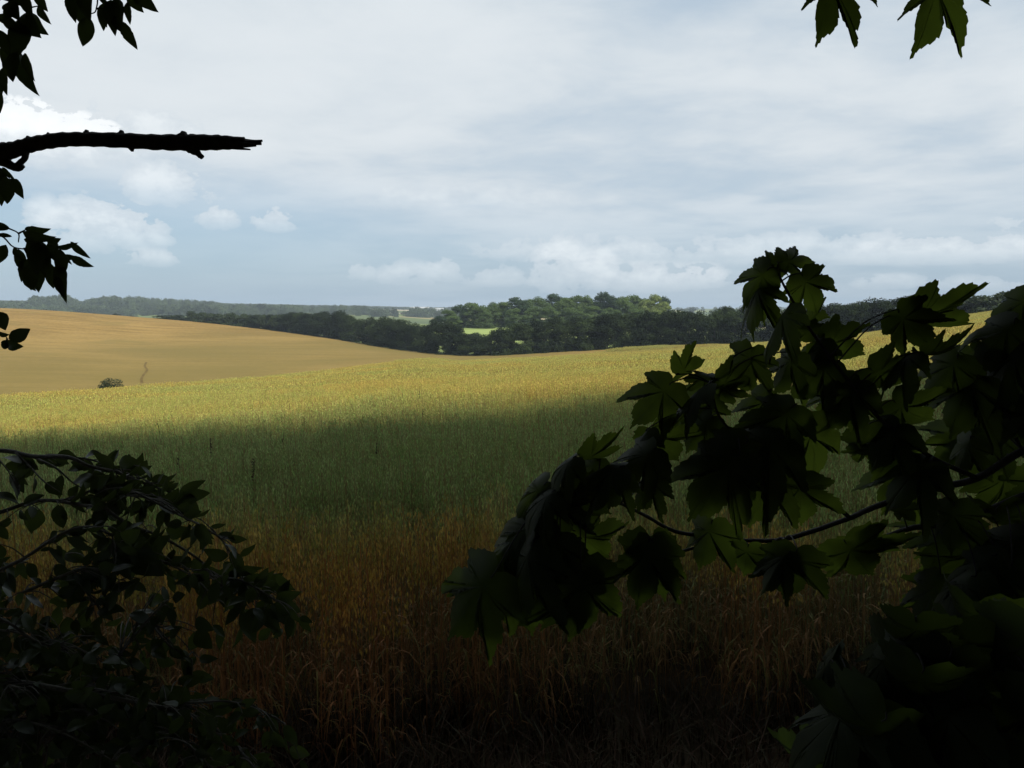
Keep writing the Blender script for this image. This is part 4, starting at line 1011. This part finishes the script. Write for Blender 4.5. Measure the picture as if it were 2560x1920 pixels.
# ------------------------------------------------------------------ shrub at the lower left
sh_loc = (-1.9, 1.5, ground(-1.9, 1.5))
SH = empty('shrub', sh_loc); tag(SH, 'dark leafy shrub with arching stems at the lower left of the oats', 'shrub')
STEMS = [
 ([(-300, 1260), (-120, 1150), (0, 1127), (84, 1141), (170, 1143), (226, 1166), (287, 1179), (350, 1204), (420, 1228), (448, 1234)], 7.0, 1.60),
 ([(170, 1143), (230, 1150), (290, 1174), (330, 1200), (400, 1210)], 3.0, 1.59),
 ([(40, 1132), (80, 1172), (110, 1204), (150, 1230)], 3.0, 1.58), ([(84, 1143), (140, 1170), (180, 1205), (215, 1225)], 3.2, 1.62), ([(0, 1152), (22, 1180), (48, 1234)], 2.2, 1.56),
 ([(-300, 1420), (-130, 1320), (0, 1281), (68, 1258), (127, 1251), (217, 1265), (255, 1265), (316, 1308), (407, 1344), (497, 1398), (535, 1440), (600, 1450), (690, 1500)], 6.0, 1.52),
 ([(140, 1252), (181, 1247), (226, 1227), (278, 1217), (339, 1231), (430, 1278), (510, 1318), (560, 1356), (592, 1415), (606, 1456)], 4.4, 1.52),
 ([(244, 1262), (283, 1242), (339, 1240), (407, 1256), (452, 1290), (500, 1312)], 3.4, 1.5),
 ([(-160, 1560), (-40, 1450), (63, 1394), (158, 1333), (226, 1317), (280, 1337), (339, 1349), (400, 1400), (480, 1440), (540, 1500)], 5.0, 1.45), ([(280, 1337), (290, 1380), (286, 1420)], 2.6, 1.45),
 ([(60, 1480), (158, 1439), (192, 1423), (217, 1419), (253, 1428), (300, 1450)], 4.4, 1.42), ([(185, 1430), (210, 1475), (240, 1510)], 2.4, 1.42),
 ([(300, 1360), (400, 1400), (478, 1424), (530, 1428), (556, 1470)], 3.4, 1.44),
 ([(-250, 1760), (-100, 1710), (0, 1702), (71, 1708), (167, 1725), (300, 1748), (418, 1771), (494, 1794), (560, 1838), (620, 1900), (660, 1960)], 8.0, 1.25),
 ([(160, 1724), (215, 1719), (291, 1733), (360, 1752)], 4.5, 1.24), ([(418, 1771), (456, 1759), (500, 1756), (577, 1754), (654, 1777), (711, 1808)], 4.2, 1.26),
 ([(-150, 1500), (0, 1546), (76, 1594), (152, 1624), (230, 1650)], 4.2, 1.3), ([(-80, 1560), (0, 1575), (60, 1588), (140, 1640)], 3.5, 1.32),
 ([(20, 1715), (70, 1725), (101, 1743), (142, 1811), (187, 1915), (210, 1990)], 4.2, 1.22), ([(60, 1720), (130, 1735), (180, 1755), (230, 1790)], 3.2, 1.22),
 ([(340, 1760), (400, 1820), (470, 1860), (540, 1930)], 3.0, 1.26), ([(-100, 1850), (20, 1800), (150, 1830), (280, 1900)], 4.0, 1.2), ([(380, 1560), (420, 1610), (480, 1650)], 3.0, 1.45), ([(420, 1500), (360, 1560), (300, 1640)], 3.0, 1.4)]
POLY = [(-250, 1140), (0, 1118), (110, 1135), (240, 1130), (330, 1128), (380, 1150), (430, 1200), (510, 1200), (530, 1245), (520, 1290), (610, 1335), (612, 1400), (600, 1445), (690, 1425), (752, 1475), (750, 1560), (640, 1600), (560, 1570), (480, 1610), (520, 1660), (470, 1720), (560, 1745), (660, 1750), (760, 1810), (780, 1960), (-250, 1960)]
def inside(x, y):
    c = False; n = len(POLY)
    for i in range(n):
        (x1, y1), (x2, y2) = POLY[i], POLY[i - 1]
        if (y1 > y) != (y2 > y) and x < (x2 - x1) * (y - y1) / (y2 - y1) + x1: c = not c
    return c
stem_objs = []; node_pts = []
for k, (pl, r, d) in enumerate(STEMS):
    tb = Bag(); pp = catmull([at(x, y, d + .05 * math.sin(k + i)) for i, (x, y) in enumerate(pl)], 5)
    tube(tb, pp, np.linspace(r, r * .35, len(pp)) / F * d, 7, 0, .06)
    stem_objs.append([tb, Bag(), pp]); 
rs = random.Random(77); cnt = 0
def add_shrub_leaf(k, base, ln, ang, w, roll, dd):
    d = STEMS[k][2]
    bx, by = base; tx, ty = bx + math.cos(ang) * ln, by + math.sin(ang) * ln
    B, T = at(bx, by, d + dd), at(tx, ty, d + dd + rs.uniform(-.02, .02))
    ov_leaf(stem_objs[k][1], B, T, R(roll), w, rs.uniform(.05, .45), rs.uniform(.05, .4), rs.randrange(99999))
    P = stem_objs[k][2]; j = int(np.argmin([np.linalg.norm(p - B) for p in P])); ln3 = np.linalg.norm(P[j] - B)
    if .004 < ln3 < .16:
        pp = catmull([P[j], (P[j] + B) / 2 + np.array([0, 0, .1 * ln3]), B], 3); tube(stem_objs[k][0], pp, np.linspace(.0014, .0008, len(pp)), 4, 0)
def ground_px(k):  # pixel polyline resampled
    pl = STEMS[k][0]; return catmull([np.array(p, float) for p in pl], 4)
PXL = [ground_px(k) for k in range(len(STEMS))]
# leaves along every stem
for k in range(len(STEMS)):
    for j, p in enumerate(PXL[k]):
        for q in range(2 if rs.random() < .38 else 1):
            if p[0] < -120 or (k < 8 and p[0] < 230 and rs.random() < .6): continue
            frac = j / len(PXL[k]); a = rs.choice((-1, 1)) * rs.uniform(.5, 1.5) + .3 + (0 if rs.random() < .7 else 1.2)
            o = rs.uniform(4, 20); b0 = (p[0] + math.cos(a) * o, p[1] + math.sin(a) * o + 4)
            a2 = a + rs.uniform(-.4, .4) + (.5 if rs.random() < .6 else 0); ln = rs.uniform(32, 66)
            if not inside(b0[0] + math.cos(a2) * ln * .8, b0[1] + math.sin(a2) * ln * .8): 
                if rs.random() < .8: continue
            add_shrub_leaf(k, b0, ln, a2, rs.uniform(.4, .68), rs.choice((0, 15, 30, 50, 65)) * rs.choice((-1, 1)), rs.uniform(-.05, .08))
# fill towards the thick lower left
n_fill = 0
while n_fill < 640:
    x, y = rs.uniform(-150, 760), rs.uniform(1140, 1950)
    if not inside(x, y): continue
    wgt = 0.10 + .75 * min(1, max(0, (y - 1300) / 420)) * min(1, max(.15, 1 - (x - 150) / 620)) + (.35 if y > 1650 and x < 380 else 0)
    if 560 < x < 760 and 1440 < y < 1590: wgt = .95
    if rs.random() > wgt: continue
    k = min(range(len(STEMS)), key=lambda k: min((p[0] - x) ** 2 + (p[1] - y) ** 2 for p in PXL[k]))
    add_shrub_leaf(k, (x, y), rs.uniform(32, 70), rs.uniform(-.6, 2.4), rs.uniform(.42, .7), rs.uniform(-60, 60), rs.uniform(-.06, .22)); n_fill += 1
# the leaves that stand out along its rim
RIM = [(0, 285, 1176, 232, 1131, .42), (0, 287, 1180, 238, 1160, .5), (0, 322, 1190, 322, 1134, .7), (0, 345, 1185, 368, 1150, .75), (0, 372, 1205, 378, 1182, .6), (0, 390, 1215, 432, 1192, .6), (0, 448, 1234, 515, 1200, .42), (0, 448, 1236, 526, 1232, .5), (0, 440, 1240, 500, 1286, .62),
       (6, 525, 1318, 566, 1310, .36), (6, 570, 1342, 618, 1348, .52), (6, 520, 1335, 500, 1375, .6), (5, 560, 1440, 660, 1420, .3), (5, 640, 1470, 672, 1418, .55), (5, 690, 1500, 756, 1478, .45), (5, 690, 1505, 752, 1530, .75), (5, 680, 1510, 735, 1570, .7), (5, 640, 1520, 702, 1586, .5), (5, 600, 1530, 640, 1608, .45), (5, 650, 1490, 700, 1450, .5),
       (5, 300, 1330, 420, 1420, .55), (7, 310, 1330, 330, 1450, .6), (8, 320, 1350, 410, 1440, .75), (8, 330, 1370, 400, 1400, .7)]
for (k, bx, by, tx, ty, w) in RIM:
    add_shrub_leaf(k, (bx, by), math.hypot(tx - bx, ty - by), math.atan2(ty - by, tx - bx), w, rs.uniform(-18, 18), rs.uniform(-.02, .03))
for (tb, lb, pp) in stem_objs:
    s = child('stem', tb, M_twig, SH)
    if lb.n: child('leaves', lb, M_shr, s)

# ------------------------------------------------------------------ the wood at the photographer's back (casts the shade on the near oats)
cm = crown_mesh('sycamore crown', 18, 12, 4.6, 17000, .27, 60, 921); cm.materials.append(M_wood); put('crown', cm, None, SYC)
wood_p = [Proto('woodland tree', 19, 12, 4.2, 15000, .27, 58, 930 + i, M_wood, .32) for i in range(2)]
WT = [(-4.8, -2.0, 17, 12), (-12.5, -1.6, 20.5, 13), (-21, -2.6, 17, 13), (-30, -1.8, 21, 13), (-39, -2.5, 18, 13), (10.5, -2.2, 18, 13), (19, -1.6, 21.5, 13), (28, -2.6, 17.5, 13), (37, -2, 21, 13), (46, -2.6, 19, 14), (-.6, -6.5, 20, 13), (7, -9, 19, 13), (-9, -9.5, 20, 13), (16, -9, 21, 14), (26, -10, 20, 14), (36, -9, 20, 14), (-19, -10, 20, 14), (-.3, 1.6, 15, 8.5)]
for i, (x, y, h, w) in enumerate(WT):
    wood_p[i % 2].place('woodland_tree', (x, y if i != 17 else -1.8, ground(x, y) - .1), h, w, random.uniform(0, 6.28), 'tall leafy tree of the wood behind the viewpoint', 'tree', 'trees of the wood behind the viewpoint')

# ------------------------------------------------------------------ air
hz_x, y0, y1, z0, z1 = 4600, -400, 4800, -45, 34
b = Bag(); b.add([(-hz_x, y0, z0), (hz_x, y0, z0), (hz_x, y1, z0), (-hz_x, y1, z0), (-hz_x, y0, z1), (hz_x, y0, z1), (hz_x, y1, z1), (-hz_x, y1, z1)],
                 [(0, 3, 2, 1), (4, 5, 6, 7), (0, 1, 5, 4), (1, 2, 6, 5), (2, 3, 7, 6), (3, 0, 4, 7)])
mh, nth_ = new_mat('haze'); o = N(nth_, 'ShaderNodeOutputMaterial'); pv = N(nth_, 'ShaderNodeVolumePrincipled')
pv.inputs['Color'].default_value = (.72, .84, 1.0, 1); pv.inputs['Density'].default_value = 1.7e-4; pv.inputs['Anisotropy'].default_value = 0.0
L(nth_, pv.outputs[0], o.inputs['Volume'])
tag(put('haze', b.mesh('haze', False), mh), 'thin bluish air over the whole view', kind='stuff')

# ------------------------------------------------------------------ render settings
SC.render.engine = 'CYCLES'
cy = SC.cycles
cy.max_bounces = 6; cy.diffuse_bounces = 3; cy.glossy_bounces = 2; cy.transmission_bounces = 3; cy.transparent_max_bounces = 4; cy.volume_bounces = 0
cy.use_denoising = True; cy.denoiser = 'OPENIMAGEDENOISE'; cy.denoising_input_passes = 'RGB_ALBEDO_NORMAL'; cy.denoising_prefilter = 'ACCURATE'; cy.sample_clamp_indirect = 4.0; cy.use_adaptive_sampling = False
cy.caustics_reflective = False; cy.caustics_refractive = False
SC.view_settings.view_transform = 'Standard'; SC.view_settings.look = 'None'; SC.view_settings.gamma = 1; SC.view_settings.exposure = 0.0; SC.view_settings.use_curve_mapping = False
